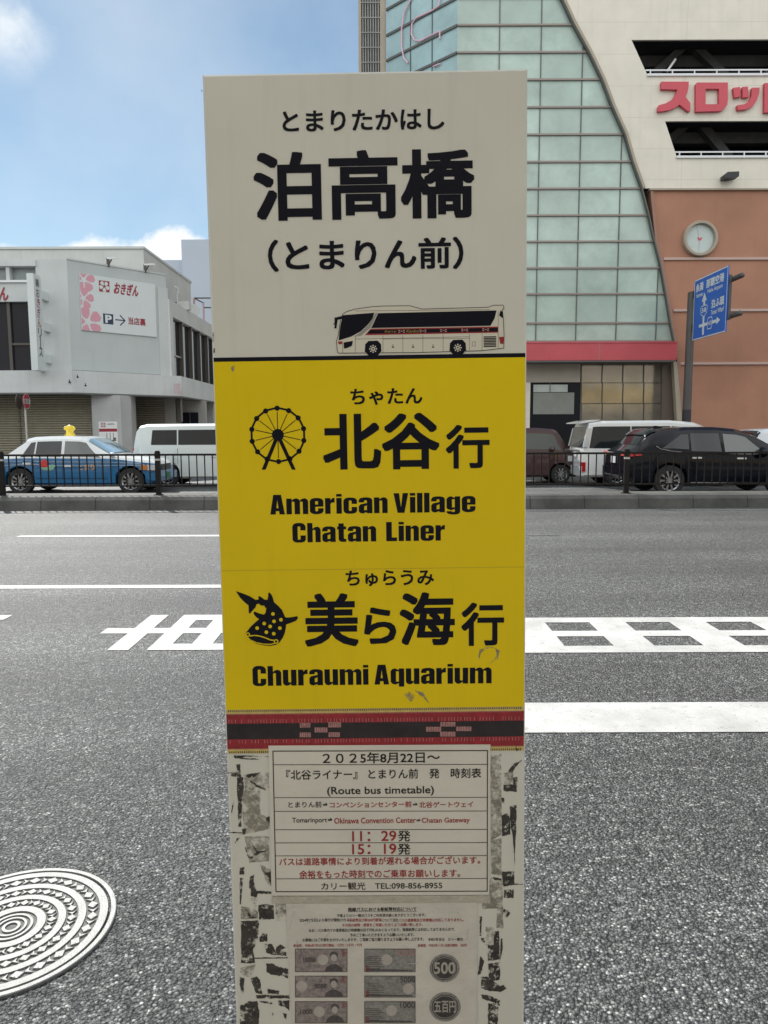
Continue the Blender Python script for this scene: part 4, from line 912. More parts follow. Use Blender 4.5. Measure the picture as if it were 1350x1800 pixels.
van.patch('windscreen', 'windscreen', 3.64, 4.1, 3.64, 4.1, 5.15, 8.85, nk=8)
van.line('door_rail', 'trim', [(x, 3.55) for x in (.5, 1.2, 2.0)], wd=.012); van.line('door_gap', 'under', [(2.44, 1.6), (2.44, 3), (2.44, 3.95)], wd=.010, off=.001); van.line('door_gap', 'under', [(1.27, 1.6), (1.27, 3), (1.27, 3.95)], wd=.010, off=.001)
for x in (2.3, 2.62): p = van.at(x, 3.4); van.add('door_handle', MB().box(p.x - .09, p.x + .09, p.y - .025, p.y + .01, p.z - .02, p.z + .02), 'van_white')
for sd in (-1, 1): van.add('tail_lamp', MB().box(-.012, .06, sd * .66 - .1, sd * .66 + .1, .80, 1.10), 'lamp_red')
van.add('rear_window', MB().add([(.055, -.62, 1.18), (.055, .62, 1.18), (.135, .58, 1.60), (.135, -.58, 1.60)], [(0, 3, 2, 1)]), 'glass_car')
van.add('bumper', MB().box(-.06, .2, -.78, .78, .28, .50), 'van_white'); van.add('rear_wiper', MB().bar((.02, .1, 1.2), (.1, .4, 1.42), .01), 'trim')

# --- dark SUV
SY = 17.62; sW = 1.855
M['suv_black'] = mat('suv_blue_black', (0.004, 0.005, 0.010), .12, spec=.3)
sx_ = P(1178, 840, SY).x
top = [(-1.06, .95), (-1.04, 1.07), (-.92, 1.12), (-.78, 1.20), (-.52, 1.48), (-.40, 1.555), (-.1, 1.60), (.5, 1.645), (1.1, 1.645), (1.6, 1.60), (2.0, 1.47), (2.55, 1.16), (2.75, 1.08), (3.2, 1.02), (3.55, .92), (3.68, .75)]
belt = [(-1.06, .93), (-.7, 1.07), (.1, 1.06), (.6, 1.015), (2.3, .985), (2.7, .96), (3.5, .86), (3.68, .7)]
suv = Car('dark_suv', 'glossy blue-black SUV with red tail lamps and chrome window strip behind the railing', 'suv', (sx_, SY + sW / 2, 0), top, belt, sW, (0, 2.69), .365, [(-1.06, .50), (-.8, .30), (3.3, .25), (3.68, .35)], ['suv_black', 'suv_black'], roofw=.76, rim='spoke', arch=1.12,
          plan=[(-1.06, .84), (-.9, .93), (-.5, 1), (3.0, 1), (3.68, .75)])
M['glass_soft'] = mat('rear_glass_dark', (.010, .012, .014), .06, spec=.10)
suv.patch('rear_window', 'glass_soft', -.76, -.50, -.76, -.50, 5.2, 8.8, nk=8)
suv.patch('spoiler', 'suv_black', -.56, -.30, -.56, -.30, 5.05, 8.95, off=.035, nk=8)
suv.patch('quarter_window', 'glass_car', -.20, .45, .28, .45, 4.14, 4.82, mirror=True)
suv.patch('rear_side_window', 'glass_car', .50, 1.22, .50, 1.18, 4.08, 4.86, mirror=True)
suv.patch('front_side_window', 'glass_clear', 1.30, 2.32, 1.28, 1.82, 4.08, 4.86, mirror=True)
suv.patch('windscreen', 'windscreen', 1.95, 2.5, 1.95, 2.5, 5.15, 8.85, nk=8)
suv.line('chrome_strip', 'chrome', [(-.34, 4.28), (-.24, 4.12), (.0, 4.02), (.5, 4.0), (1, 4.0), (1.6, 4.0), (2.3, 4.0)], wd=.05, off=.014)
suv.line('sill_strip', 'chrome', [(.5, 1.55), (1.2, 1.55), (2.1, 1.55)], wd=.045, off=.016)
suv.line('door_gap', 'under', [(1.26, 1.6), (1.26, 3.0), (1.26, 3.95)], wd=.010, off=.001)
for x in (.62, 1.68): p = suv.at(x, 3.72); suv.add('door_handle', MB().box(p.x - .11, p.x + .11, p.y - .035, p.y + .01, p.z - .018, p.z + .018), 'chrome')
for sd in (-1, 1):
    mb = MB(); y = sd * .60
    mb.prism([(-1.085, .955), (-1.05, 1.035), (-.70, 1.01), (-.66, .965), (-.95, .94)], -.93 if sd < 0 else .55, -.55 if sd < 0 else .93, lambda u, v, w: (u + max(0, (.5 - abs(abs(w) - .55)) * 0), w * .985, v))
    suv.add('tail_lamp', mb, 'lamp_red')
suv.add('tail_strip', MB().box(-1.085, -1.06, -.54, .54, .985, 1.02), 'chrome')
suv.add('number_plate', MB().box(-1.09, -1.075, -.17, .17, .76, .92), 'plate')
suv.add('rear_bumper', MB().box(-1.11, -.80, -.80, .80, .40, .66), 'suv_black'); suv.add('bumper_strip', MB().box(-1.125, -1.0, -.62, .62, .44, .47), 'trim')
suv.add('wing_mirror', mirror_mb(2.15, -1.0, 1.04), 'suv_black', smooth=60); suv.add('roof_fin', MB().prism([(-.12, 0), (.14, 0), (-.02, .07), (-.1, .07)], -.015, .015, lambda u, v, w: (u, w, v + 1.6)), 'suv_black')

# --- white minivan
MY = 20.55; mW = 1.70
M['mini_white'] = car_paint('minivan_white', (0.72, 0.73, 0.72))
mx = P(1026, 800, MY).x
top = [(0, 1.0), (.03, 1.2), (.13, 1.70), (.16, 1.80), (.4, 1.83), (2.4, 1.84), (3.1, 1.78), (3.4, 1.66), (4.1, 1.12), (4.5, 1.0), (4.68, .75)]
belt = [(0, .95), (.1, 1.05), (3.4, 1.03), (4.1, .98), (4.68, .72)]
mini = Car('white_minivan', 'white minivan with black rear glass partly hidden behind the dark SUV', 'minivan', (mx, MY + mW / 2, 0), top, belt, mW, (.95, 3.8), .33, .26, ['mini_white', 'mini_white'], roofw=.87, plan=[(0, .94), (.2, 1), (4.1, 1), (4.68, .8)])
mini.patch('rear_quarter_window', 'glass_car', .16, 1.3, .26, 1.3, 4.02, 4.88, mirror=True)
mini.patch('side_window', 'glass_car', 1.33, 2.4, 1.33, 2.4, 4.02, 4.88, mirror=True)
mini.patch('front_side_window', 'glass_car', 2.44, 3.7, 2.44, 3.3, 4.02, 4.88, mirror=True)
mini.add('rear_window', MB().add([(-.004, -.72, 1.08), (-.004, .72, 1.08), (.105, .68, 1.66), (.105, -.68, 1.66)], [(0, 3, 2, 1)]), 'glass_car')
mini.add('spoiler', MB().prism([(-.12, 1.745), (-.13, 1.775), (.20, 1.845), (.5, 1.85), (.3, 1.80)], -.70, .70, lambda u, v, w: (u, w, v)), 'mini_white')
for sd in (-1, 1):
    mini.add('tail_lamp', MB().add([(-.02, sd * .80 - .06, 1.10), (-.02, sd * .80 + .04, 1.10), (.09, sd * .77 + .04, 1.62), (.09, sd * .77 - .06, 1.62), (.1, sd * .80 - .06, 1.10), (.1, sd * .80 + .04, 1.10), (.2, sd * .77 + .04, 1.62), (.2, sd * .77 - .06, 1.62)], [(0, 1, 2, 3), (4, 7, 6, 5), (0, 4, 5, 1), (1, 5, 6, 2), (2, 6, 7, 3), (3, 7, 4, 0)]), 'lamp_clear')
    mini.add('reflector', MB().box(-.03, .06, sd * .79 - .05, sd * .79 + .05, .42, .68), 'lamp_red')
mini.add('number_plate', MB().box(-.035, -.02, -.17, .17, .78, .94), 'plate'); mini.add('chrome_bar', MB().box(-.04, -.01, -.40, .40, 1.0, 1.04), 'chrome'); mini.add('bumper', MB().box(-.07, .2, -.78, .78, .30, .56), 'mini_white')
mini.line('waist_line', 'trim', [(.1, 3.5), (1.2, 3.5), (2.3, 3.5)], wd=.01)

# --- brown tall wagon, mostly hidden by the stop sign
BY = 21.6; bW = 1.48
M['brown_paint'] = car_paint('wine_brown_paint', (0.045, 0.016, 0.017))
bx1 = P(1017, 800, BY).x; bL = 3.4
top = [(0, 1.0), (.04, 1.3), (.14, 1.58), (.3, 1.62), (2.2, 1.645), (2.66, 1.61), (2.78, 1.56), (3.12, 1.06), (3.28, .96), (3.38, .7)]
belt = [(0, .93), (.1, .98), (2.7, .96), (3.0, .92), (3.38, .66)]
brown = Car('brown_wagon', 'dark wine-brown tall wagon waiting beside the stop sign edge', 'car', (bx1 - bL, BY + bW / 2, 0), top, belt, bW, (.45, 2.9), .28, .2, ['brown_paint', 'brown_paint'], roofw=.87, plan=[(0, .95), (.2, 1), (3, 1), (3.38, .8)])
brown.patch('rear_side_window', 'glass_car', .3, 1.35, .4, 1.35, 4.08, 4.86, mirror=True)
brown.patch('front_side_window', 'glass_clear', 1.42, 2.92, 1.42, 2.68, 4.08, 4.86, mirror=True)
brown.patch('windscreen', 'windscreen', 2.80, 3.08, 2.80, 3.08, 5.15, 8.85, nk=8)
p = brown.at(1.6, 3.55); brown.add('door_handle', MB().box(p.x - .09, p.x + .09, p.y - .025, p.y + .01, p.z - .018, p.z + .018), 'chrome')
brown.line('door_gap', 'under', [(1.38, 1.6), (1.38, 3), (1.38, 3.95)], wd=.010, off=.001); brown.add('wing_mirror', mirror_mb(2.62, -.82, 1.02, .07, .1, .08), 'brown_paint', smooth=60)
brown.add('head_lamp', MB().box(3.1, 3.3, -.70, -.52, .66, .82), 'lamp_clear')
for x in (.5, 1.8): brown.add('roof_bump', MB().ball((x, -.3, 1.64), .04, .03, .03), 'trim', smooth=60)

# --- white car just entering at the right edge
WY = 20.7; wW = 1.7
M['white_paint'] = car_paint('white_paint', (0.70, 0.74, 0.78))
wx = P(1327, 770, WY).x
top = [(0, .9), (.03, 1.15), (.2, 1.50), (.3, 1.575), (.7, 1.61), (2.0, 1.62), (2.5, 1.5), (3.2, 1.06), (4.0, .92), (4.2, .7)]
belt = [(0, .88), (.3, .98), (2.8, .95), (4.2, .68)]
wc = Car('white_hatchback', 'pale roof of a white hatchback just visible over the dark SUV bonnet', 'car', (wx, WY + wW / 2, 0), top, belt, wW, (.75, 3.3), .31, .2, ['white_paint', 'white_paint'], roofw=.82)
wc.patch('side_window', 'glass_car', .45, 1.5, .5, 1.5, 4.1, 4.86, mirror=True); wc.patch('front_side_window', 'glass_car', 1.55, 2.9, 1.55, 2.35, 4.1, 4.86, mirror=True)
wc.patch('rear_window', 'glass_car', .06, .24, .06, .24, 5.2, 8.8, nk=8)
for sd in (-1, 1): wc.add('tail_lamp', MB().box(-.01, .1, sd * .7 - .1, sd * .7 + .1, .8, 1.0), 'lamp_red')

# ================================================================== BANK BUILDING (left)
LY = 29.5
M['bank'] = mat('bank_render', (0.53, 0.56, 0.55), .75, var=.08, vscale=.6, bump=.1, bscale=30, streak=.16)
M['bank2'] = mat('bank_canopy', (0.55, 0.575, 0.57), .7, var=.10, vscale=.7, streak=.25)
M['bank_side'] = mat('bank_side', (0.55, 0.56, 0.54), .75, var=.10, vscale=.8, streak=.2)
M['dark_glass'] = mat('dark_glass', (0.016, 0.017, 0.024), .08, spec=.35); M['frame_grey'] = mat('bronze_frame', (0.09, 0.08, 0.07), .5, metal=.3)
M['shutter'] = None
def ribbed(name, col, pitch):
    m = mat(name, col, .55, var=.15, vscale=1.2, streak=.35); t = m.node_tree; b = t.nodes['Principled BSDF']
    g = N(t, 'ShaderNodeNewGeometry'); s = N(t, 'ShaderNodeSeparateXYZ'); L(t, g.outputs['Position'], s.inputs[0])
    h = mathn(t, 'SINE', mathn(t, 'MULTIPLY', s.outputs[2], 2 * math.pi / pitch))
    bn = N(t, 'ShaderNodeBump'); bn.inputs['Strength'].default_value = 1.0; bn.inputs['Distance'].default_value = .02; L(t, h, bn.inputs['Height']); L(t, bn.outputs[0], b.inputs['Normal'])
    src = b.inputs['Base Color'].links[0].from_socket
    L(t, mixc(t, mathn(t, 'LESS_THAN', h, -.75), src, tuple(x * .45 for x in col)), b.inputs['Base Color'])
    return m
M['shutter'] = ribbed('roller_shutter', (0.32, 0.295, 0.215), .10); M['shutter2'] = ribbed('roller_shutter_brown', (0.27, 0.235, 0.185), .10)
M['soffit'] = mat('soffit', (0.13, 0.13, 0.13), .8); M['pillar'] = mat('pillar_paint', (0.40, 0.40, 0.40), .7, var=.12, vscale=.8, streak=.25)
zTop = P(118, 456, LY).z; zB0 = P(60, 690, LY - .45).z; zB1 = P(60, 651, LY - .45).z
bank = thing('bank_building', 'pale grey two storey corner bank building with angled corner and closed shutters', 'building', loc=(-15, LY + 5, .15))
A_ = P(119, 500, LY); yB = depth_at(291, 484, zTop); B_ = P(291, 484, yB)
Ax, Bx, By = A_.x, B_.x, yB
zSide = P(307, 529, depth_at(307, 663, zB1)).z
DEEP = 48.0
def slab(plan, z0, z1): 
    n = len(plan); p = [(x, y, z) for z in (z0, z1) for x, y in plan]
    return MB().add(p, [tuple(reversed(range(n))), tuple(range(n, 2 * n))] + [(i, (i + 1) % n, n + (i + 1) % n, n + i) for i in range(n)])
BW = lambda name, mb, m, par=bank, **k: mb.build(name, m, par, world=True, **k)
ND = Vector((1, -1)).normalized()
XL = -34.0
sX = Bx + .12                                            # side wall line, receding
# upper storey: front wall with window openings, angled corner wall, side wall
x62 = P(63.5, 480, LY).x; zw1 = P(30, 530, LY).z; zw0 = P(30, 652, LY).z; zt1 = P(30, 469, LY).z; zt0 = P(30, 492, LY).z
front = [(XL, zB1 - .3), (Ax, zB1 - .3), (Ax, zTop), (XL, zTop)]
holes = [[(XL + .5, zw0), (x62 - .02, zw0), (x62 - .02, zw1), (XL + .5, zw1)], [(XL + .5, zt0), (x62 - .02, zt0), (x62 - .02, zt1), (XL + .5, zt1)]]
BW('front_wall', MB().prism(front, LY + .35, LY, lambda u, v, w: (u, w, v), holes), 'bank')
CF = Frame((Ax, LY, 0), (Bx - Ax, By - LY, 0)); CL = math.hypot(Bx - Ax, By - LY)
cmap = lambda u, v, w: tuple(CF.o + CF.u * u + CF.v * v + CF.n * w)
BW('corner_wall', MB().prism([(0, zB1 - .3), (CL, zB1 - .3), (CL, zTop), (0, zTop)], -.35, .0, cmap), mat('bank_corner', (0.47, 0.505, 0.50), .75, var=.06, vscale=.7, streak=.12))
BW('corner_pilaster', MB().prism([(CL - .42, zB1), (CL + .05, zB1), (CL + .05, zTop - .55), (CL - .42, zTop - .55)], .0, .04, cmap), 'bank')
# side: pier, window band, parapet
y0s = By + .0; yw0 = depth_at(307, 663, zB1); 
wz0 = zB1 + .02; wz1 = P(306, 557, yw0).z
side = [(y0s, zB1 - .3), (DEEP, zB1 - .3), (DEEP, zSide), (y0s, zSide)]
BW('side_wall', MB().prism(side, sX - .35, sX, lambda u, v, w: (w, u, v), [[(yw0, wz0), (DEEP - 1, wz0), (DEEP - 1, wz1), (yw0, wz1)]]), 'bank_side')
ywin = [yw0 + k * 1.62 for k in range(9)]
for k in range(8):
    w = BW('window', MB().box(sX - .24, sX - .20, ywin[k] + .002, ywin[k + 1] - .002, wz0, wz1), 'dark_glass')
    mbf = MB().box(sX - .2, sX - .03, ywin[k] - .03, ywin[k] + .04, wz0, wz1)
    if k == 0: mbf.box(sX - .2, sX - .12, ywin[k] + .05, ywin[k + 1], (wz0 + wz1) / 2 - .35, (wz0 + wz1) / 2 - .28)
    mbf.build('window_frame', mat('alu_frame', (.28, .28, .27), .5) if k == 0 and 'alu' not in M else M.get('alu', 'frame_grey'), w)
# front windows
xs = [x62 - .02, P(19.5, 600, LY + .2).x, P(-80, 600, LY + .2).x, P(-180, 600, LY + .2).x]
for k in range(3):
    w = BW('window', MB().box(xs[k + 1] + .003, xs[k] - .003, LY + .22, LY + .26, zw0, zw1), 'dark_glass')
    fm = MB().box(xs[k + 1] - .06, xs[k + 1] + .06, LY + .12, LY + .219, zw0, zw1)
    if k == 0: fm.box(xs[k + 1] + .065, xs[k] - .01, LY + .14, LY + .219, P(40, 606, LY).z, P(40, 602, LY).z)
    fm.build('window_frame', 'frame_grey', w)
xt = [x62 - .02, P(13, 480, LY).x, P(-60, 480, LY).x, P(-140, 480, LY).x]
M['pale_glass'] = mat('pale_glass', (0.24, 0.27, 0.27), .25, spec=.5, var=.2, vscale=3)
for k in range(3):
    w = BW('upper_window', MB().box(xt[k + 1] + .003, xt[k] - .003, LY + .25, LY + .28, zt0, zt1), 'pale_glass')
    MB().box(xt[k + 1] - .07, xt[k + 1] + .07, LY + .02, LY + .249, zt0, zt1).build('window_frame', 'bank2', w)
BW('sill_rail', MB().box(XL, x62 - .03, LY - .08, LY - .003, zt0 - .10, zt0 - .03), mat('sill_white', (.72, .74, .74), .5))
BW('window_head', MB().box(XL, x62 + .02, LY - .06, LY - .003, zt1 + .02, zt1 + .24), 'bank2')
# canopy round the corner
e = .45
plan = [(XL, LY - e), (Ax + .18, LY - e), (Bx + e + .10, By - .12), (Bx + e + .10, DEEP), (sX - .4, DEEP), (sX - .4, By + .4), (Ax, LY + .4), (XL, LY + .4)]
BW('canopy', slab(plan, zB0, zB1), 'bank2')
BW('wall_base_shadow', MB().prism([(-.0, zB1 + .004), (CL, zB1 + .004), (CL, zB1 + .05), (0, zB1 + .05)], .001, .012, cmap), 'soffit')  # dark strip painting the shadow line where the wall meets the canopy
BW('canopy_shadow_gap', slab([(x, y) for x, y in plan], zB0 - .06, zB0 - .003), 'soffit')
# low parapet, set-back upper block, roof
zR = None
yR = By + .5; zR = P(150, 438, yR).z; xR = P(252, 438, yR).x; yR2 = depth_at(335, 498, zR); xR2 = P(335, 498, yR2).x
BW('upper_block', slab([(XL, yR), (xR, yR), (xR2, yR2), (XL, yR2)], zB1, zR), 'bank_side')
BW('roof_coping', slab([(XL, yR - .06), (xR + .04, yR - .06), (xR2 + .06, yR2 + .04), (XL, yR2 + .04)], zR + .003, zR + .10), 'bank')
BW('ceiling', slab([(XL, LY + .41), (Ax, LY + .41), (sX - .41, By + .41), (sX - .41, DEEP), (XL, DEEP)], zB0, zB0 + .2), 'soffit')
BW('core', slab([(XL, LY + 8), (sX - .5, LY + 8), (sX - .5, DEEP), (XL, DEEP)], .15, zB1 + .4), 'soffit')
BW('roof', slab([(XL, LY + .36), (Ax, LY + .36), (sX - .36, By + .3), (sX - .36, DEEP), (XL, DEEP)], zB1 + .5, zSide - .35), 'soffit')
BW('corner_coping', MB().prism([(0, zTop), (CL, zTop), (CL, zTop + .06), (0, zTop + .06)], -.40, .03, cmap), 'bank')
# ground floor
gy0 = LY + 1.0
x163 = P(163, 760, gy0 - .3).x
for a, b in ((P(36, 760, gy0).x, x163), (P(-120, 760, gy0).x, P(36, 760, gy0).x), (-34, P(-120, 760, gy0).x)):
    BW('roller_shutter', MB().box(a + .03, b - .03, gy0, gy0 + .05, .15, zB0 - .06), 'shutter')
BW('shutter_post', MB().box(P(36, 760, gy0).x - .028, P(36, 760, gy0).x + .028, gy0 - .05, gy0 + .05, .15, zB0 - .06), 'shutter2')
pa = P(163, 760, LY + .55); pb = P(214, 760, LY + .75); pc = P(232, 760, LY + 1.3)
BW('pillar', slab([(pa.x, pa.y), (pb.x, pb.y), (pc.x, pc.y), (pc.x - .2, pc.y + 1.2), (pa.x, pa.y + 1.4)], .15, zB0 - .06), 'pillar')
yi = LY + 4.0
BW('roller_shutter', MB().box(P(225, 760, yi).x, P(291, 760, yi).x, yi, yi + .05, .15, zB0 - .06), 'shutter2')
BW('back_wall', MB().box(P(291, 760, yi).x, P(310, 760, yi).x, yi - .02, yi + .3, .15, zB0 - .06), mat('back_wall', (.22, .21, .19), .8))
yk = LY + 6.5
BW('entrance_wall', MB().box(P(296, 760, yk).x, P(362, 760, yk).x, yk, yk + .3, .15, zB0 - .06), mat('entrance_wall', (.34, .33, .31), .8))
BW('entrance_pillar', MB().box(P(313, 760, yi).x, P(319, 760, yi).x, yi, yi + .3, zB0 - 1.1, zB0 - .06), 'frame_grey')
dr = BW('glass_door', MB().box(P(321, 760, yk - .1).x, P(349, 760, yk - .1).x, yk - .1, yk - .005, .15, zB0 - .62), 'dark_glass')
MB().box(P(334, 760, yk - .1).x, P(336, 760, yk - .1).x, yk - .14, yk - .102, .15, zB0 - .62).build('door_frame', 'frame_grey', dr)
BW('far_wall', MB().box(P(352, 760, 40).x, P(376, 760, 40).x, 40, 40.3, .15, zB0 - .06), 'bank_side')
# red brush lettering on the front and on the canopy side
M['maroon'] = mat('maroon', (0.28, 0.018, 0.035), .45); M['pink'] = mat('flower_pink', (0.60, 0.29, 0.35), .5); M['sign_white'] = mat('sign_white', (0.60, 0.635, 0.635), .4, var=.04, vscale=1.0); M['navy'] = mat('navy', (0.014, 0.03, 0.075), .45)
FF = Frame((0, LY - .004, 0), (1, 0, 0))
ul, vl = FF.uv(-56, 529); ur, vu = FF.uv(13, 503)
lt = letters_mb('おきぎん', ul, ur, vl, vu, 0, (.025, .025), slant=.15); lt.v = [(x, LY - .02 - z, y) for x, y, z in lt.v]
BW('wall_lettering', lt, 'maroon')
SF = Frame((Bx + e + .11, By, 0), (0, 1, 0))
u0, v0 = SF.uv(306, 692); u1, v1 = SF.uv(319, 673)
lt = letters_mb('おきぎん', u0, u1, v0, v1, .01, (.02, .02)); lt.v = [tuple(SF.o + SF.u * x + SF.v * y + SF.n * z) for x, y, z in lt.v]
BW('canopy_lettering', lt, 'pink')
for x, y in ((123, 672), (137, 663), (151, 678)):
    a = P(x, y, LY - e - .01); BW('wall_fitting', MB().cyl((a.x, a.y, a.z), (a.x, a.y - .06, a.z), .035, 10).box(a.x - .012, a.x + .012, a.y - .05, a.y - .03, a.z, a.z + .10), 'trim')
# rooftop bits: air conditioner, dish, rail frame, bent pipe
ya = 35.5
a = P(313, 523, ya); t_ = thing('roof_unit', 'small cream air conditioner with dark grille on the bank side parapet', 'air conditioner', loc=(a.x, ya, zSide))
hgt = P(322, 517, ya).z - zSide
MB().box(.0, .55, -.2, .2, .0, .38).build('cabinet', 'bank_side', t_); MB().box(-.26, -.02, -.18, .18, 0, .34).build('fan_box', 'trim', t_)
yb2 = 39.8; a = P(352, 553, yb2); t_ = thing('roof_railing', 'faded pink and grey metal rail frame on the bank side roof', 'railing', loc=(a.x - .3, yb2, zSide))
hh = P(350, 524, yb2).z - zSide
MB().box(-.05, .05, -.05, .05, 0, hh).box(.45, .52, -.05, .05, 0, hh * .8).build('post', mat('rail_pink', (.55, .36, .36), .6), t_)
MB().bar((0, 0, hh), (2.2, 0, hh), .03).bar((.5, 0, hh * .62), (2.2, 0, hh * .62), .03).bar((0, 0, hh), (.5, 0, hh * .8), .03).build('rail', 'frame_grey', t_)
a = P(311, 505, 34.6); t_ = thing('bent_pipe', 'thin pale bent vent pipe rising from the bank side parapet', 'pipe', loc=(a.x, 34.6, zSide))
hp = a.z - zSide
MB().tube([(0, 0, -.1), (0, 0, hp * .6), (.08, 0, hp * .85), (.02, 0, hp), (-.1, 0, hp)], .03, 8).build('pipe', 'bank_side', t_)
a = P(340, 541, 38); t_ = thing('satellite_dish', 'small pale satellite dish on the bank side parapet', 'satellite dish', loc=(a.x, 38, zSide))
MB().lathe([(0, .02), (.05, .2), (.12, .32)], (0, 0, .35), (.5, -.8, .3), 18).build('dish', 'bank_side', t_); MB().cyl((0, 0, 0), (0, 0, .35), .03, 8).build('stand', 'trim', t_)

# --- signboard on the angled wall
BF = Frame(cmap(0, 0, .06), CF.u)
u0, v1 = BF.uv(139, 480); u1, _ = BF.uv(274, 545); _, v0 = BF.uv(143, 580)
SBF = Frame(BF.o + BF.u * u0 + BF.v * v0, BF.u)
sb = thing('wall_signboard', 'pale bank signboard with pink hibiscus flowers and a blue parking arrow on the angled wall', 'signboard', m=SBF.m)
sw_, sh_ = u1 - u0, v1 - v0
MB().box(0, sw_, 0, sh_, -.055, 0).build('board', 'sign_white', sb)
k = (139, 480)
qs = lambda x, y: SBF.uv(140 + x / 8.4375, 430 + y / 8.4375)
sp = lambda n_, s, a, b, c_, d, m, bold=(.02, .02), **kk: lettering(SBF, sb, s, 140 + a / 8.4375, 140 + b / 8.4375, 430 + c_ / 8.4375, 430 + d / 8.4375, m, bold, w=.006, **kk)
lg = MB().prism([qs(283, 527), qs(440, 545), qs(444, 710), qs(290, 695)], None, .004).build('flower_logo', 'maroon', sb)
def flower(c, r, petals, rot, w, sc=(1, 1)):
    mb = MB()
    for k in range(petals):
        a = rot + k * 2 * math.pi / petals; d = Vector((math.cos(a), math.sin(a))); s_ = Vector((-d.y, d.x)); o_ = Vector(c)
        pts = [o_ + d * r * .22 + s_ * r * .06, o_ + d * r * .45 + s_ * r * .26, o_ + d * r * .75 + s_ * r * .38, o_ + d * r * .98 + s_ * r * .24, o_ + d * r + s_ * 0, o_ + d * r * .98 - s_ * r * .24, o_ + d * r * .75 - s_ * r * .38, o_ + d * r * .45 - s_ * r * .26, o_ + d * r * .22 - s_ * r * .06]
        mb.prism([tuple(p) for p in pts], None, w + k * .0004)
    return mb
lc = (Vector(qs(364, 620))); flower(lc, .21, 5, R_(90 + 36), .008).build('logo_flower', 'sign_white', lg)
sp('', 'おきぎん', 500, 860, 575, 750, 'maroon', (.03, .03), slant=.2)
for cx_, cy_, r, rot in ((60, 525, .46, .35), (55, 795, .42, .15), (125, 1145, .58, .6)):
    c_ = Vector(qs(cx_, cy_)); fl = flower(c_, r, 5, rot, .004); fl.v = [(max(.01, x), min(sh_ - .005, max(.005, y)), z) for x, y, z in fl.v]
    f_ = fl.build('hibiscus_picture', 'pink', sb); MB().disc(c_, r * .2, .008, 14).build('flower_centre', 'sign_white', f_)
pk = MB().prism([qs(345, 1018), qs(497, 1035), qs(500, 1188), qs(352, 1172)], None, .004).build('parking_symbol', 'navy', sb)
lettering(SBF, pk, 'P', 140 + 378 / 8.4375, 140 + 475 / 8.4375, 430 + 1045 / 8.4375, 430 + 1163 / 8.4375, 'sign_white', (.05, .03), w=.008)
mb = MB().stroke([qs(532, 1113), qs(668, 1127)], .045, .005).stroke([qs(598, 1050), qs(672, 1128), qs(603, 1195)], .045, .006); mb.build('arrow', 'navy', sb)
sp('', '当店裏', 722, 978, 1085, 1195, 'maroon', (.025, .025))

# --- lamp arms above the signboard
for i, (x0, y0, x1, y1, lab) in enumerate(((168, 462, 190, 455, 'slim white sign lamp on a bracket above the left end of the bank signboard'), (233, 472.5, 255, 467, 'slim white sign lamp above the right end of the bank signboard'))):
    u, v = CF.uv(x1, y1 + 5)
    b_ = Vector(cmap(u, zTop - .02, .0)); t_ = thing('sign_lamp', lab, 'lamp', loc=b_, group='lamps above the bank signboard')
    tip = CF.n * .85 - CF.u * .05
    MB().bar(Vector((0, 0, .32)), tip + Vector((0, 0, .20)), .05, r2=.03).build('lamp_tube', mat('lamp_white', (.75, .77, .76), .4), t_)
    MB().box(-.05, .05, -.05, .05, -.0, .33).bar((0, 0, .05), tip * .4 + Vector((0, 0, .22)), .02).build('bracket', 'frame_grey', t_)

# --- projecting vertical sign
vf = 28.35
xa, xb = P(46, 480, vf).x, P(58, 480, vf).x; zv1 = P(52, 480, vf).z; zv0 = P(60, 650.5, vf).z; yb3 = vf + .62
vs = thing('projecting_sign', 'tall narrow white upright sign with dark brush lettering projecting from the bank front', 'sign', loc=((xa + xb) / 2, vf + .3, zv0))
mb = MB().prism([(vf, 0), (yb3, 0), (yb3, zv1 - zv0 - .12), (yb3 - .12, zv1 - zv0), (vf, zv1 - zv0)], (xa - xb) / 2, (xb - xa) / 2, lambda u, v, w: (w, u - vf - .3, v))
mb.build('box', 'sign_white', vs)
for f in (.19, .52, .86): z = (zv1 - zv0) * (1 - f); MB().box(-.06, .16, .32, LY - .003 - vf - .3, z - .16, z + .16).build('bracket', 'sign_white', vs)
hgt = zv1 - zv0; cw = .42
for k, ch in enumerate('㈱おきぎんリース'):
    if ch == 'ー':
        lt = MB().box(-.025, .025, hgt * (.915 - .103 * k) - .20, hgt * (.915 - .103 * k) + .20, 0, .001)
        lt.v = [((xb - xa) / 2 + .004 + z, (x + .0), y) for x, y, z in lt.v]
    else:
        zc = hgt * (.915 - .103 * k); lt = letters_mb(ch, -.14, .14, zc - .17, zc + .17, 0, (.01, .01)); lt.v = [((xb - xa) / 2 + .004 + z, x, y) for x, y, z in lt.v]
    lt.build('lettering', 'ink' if ch in '㈱リース' else mat('brush_ink', (.09, .012, .03), .5) if k == 1 else M['brush'] if 'brush' in M else 'maroon', vs)

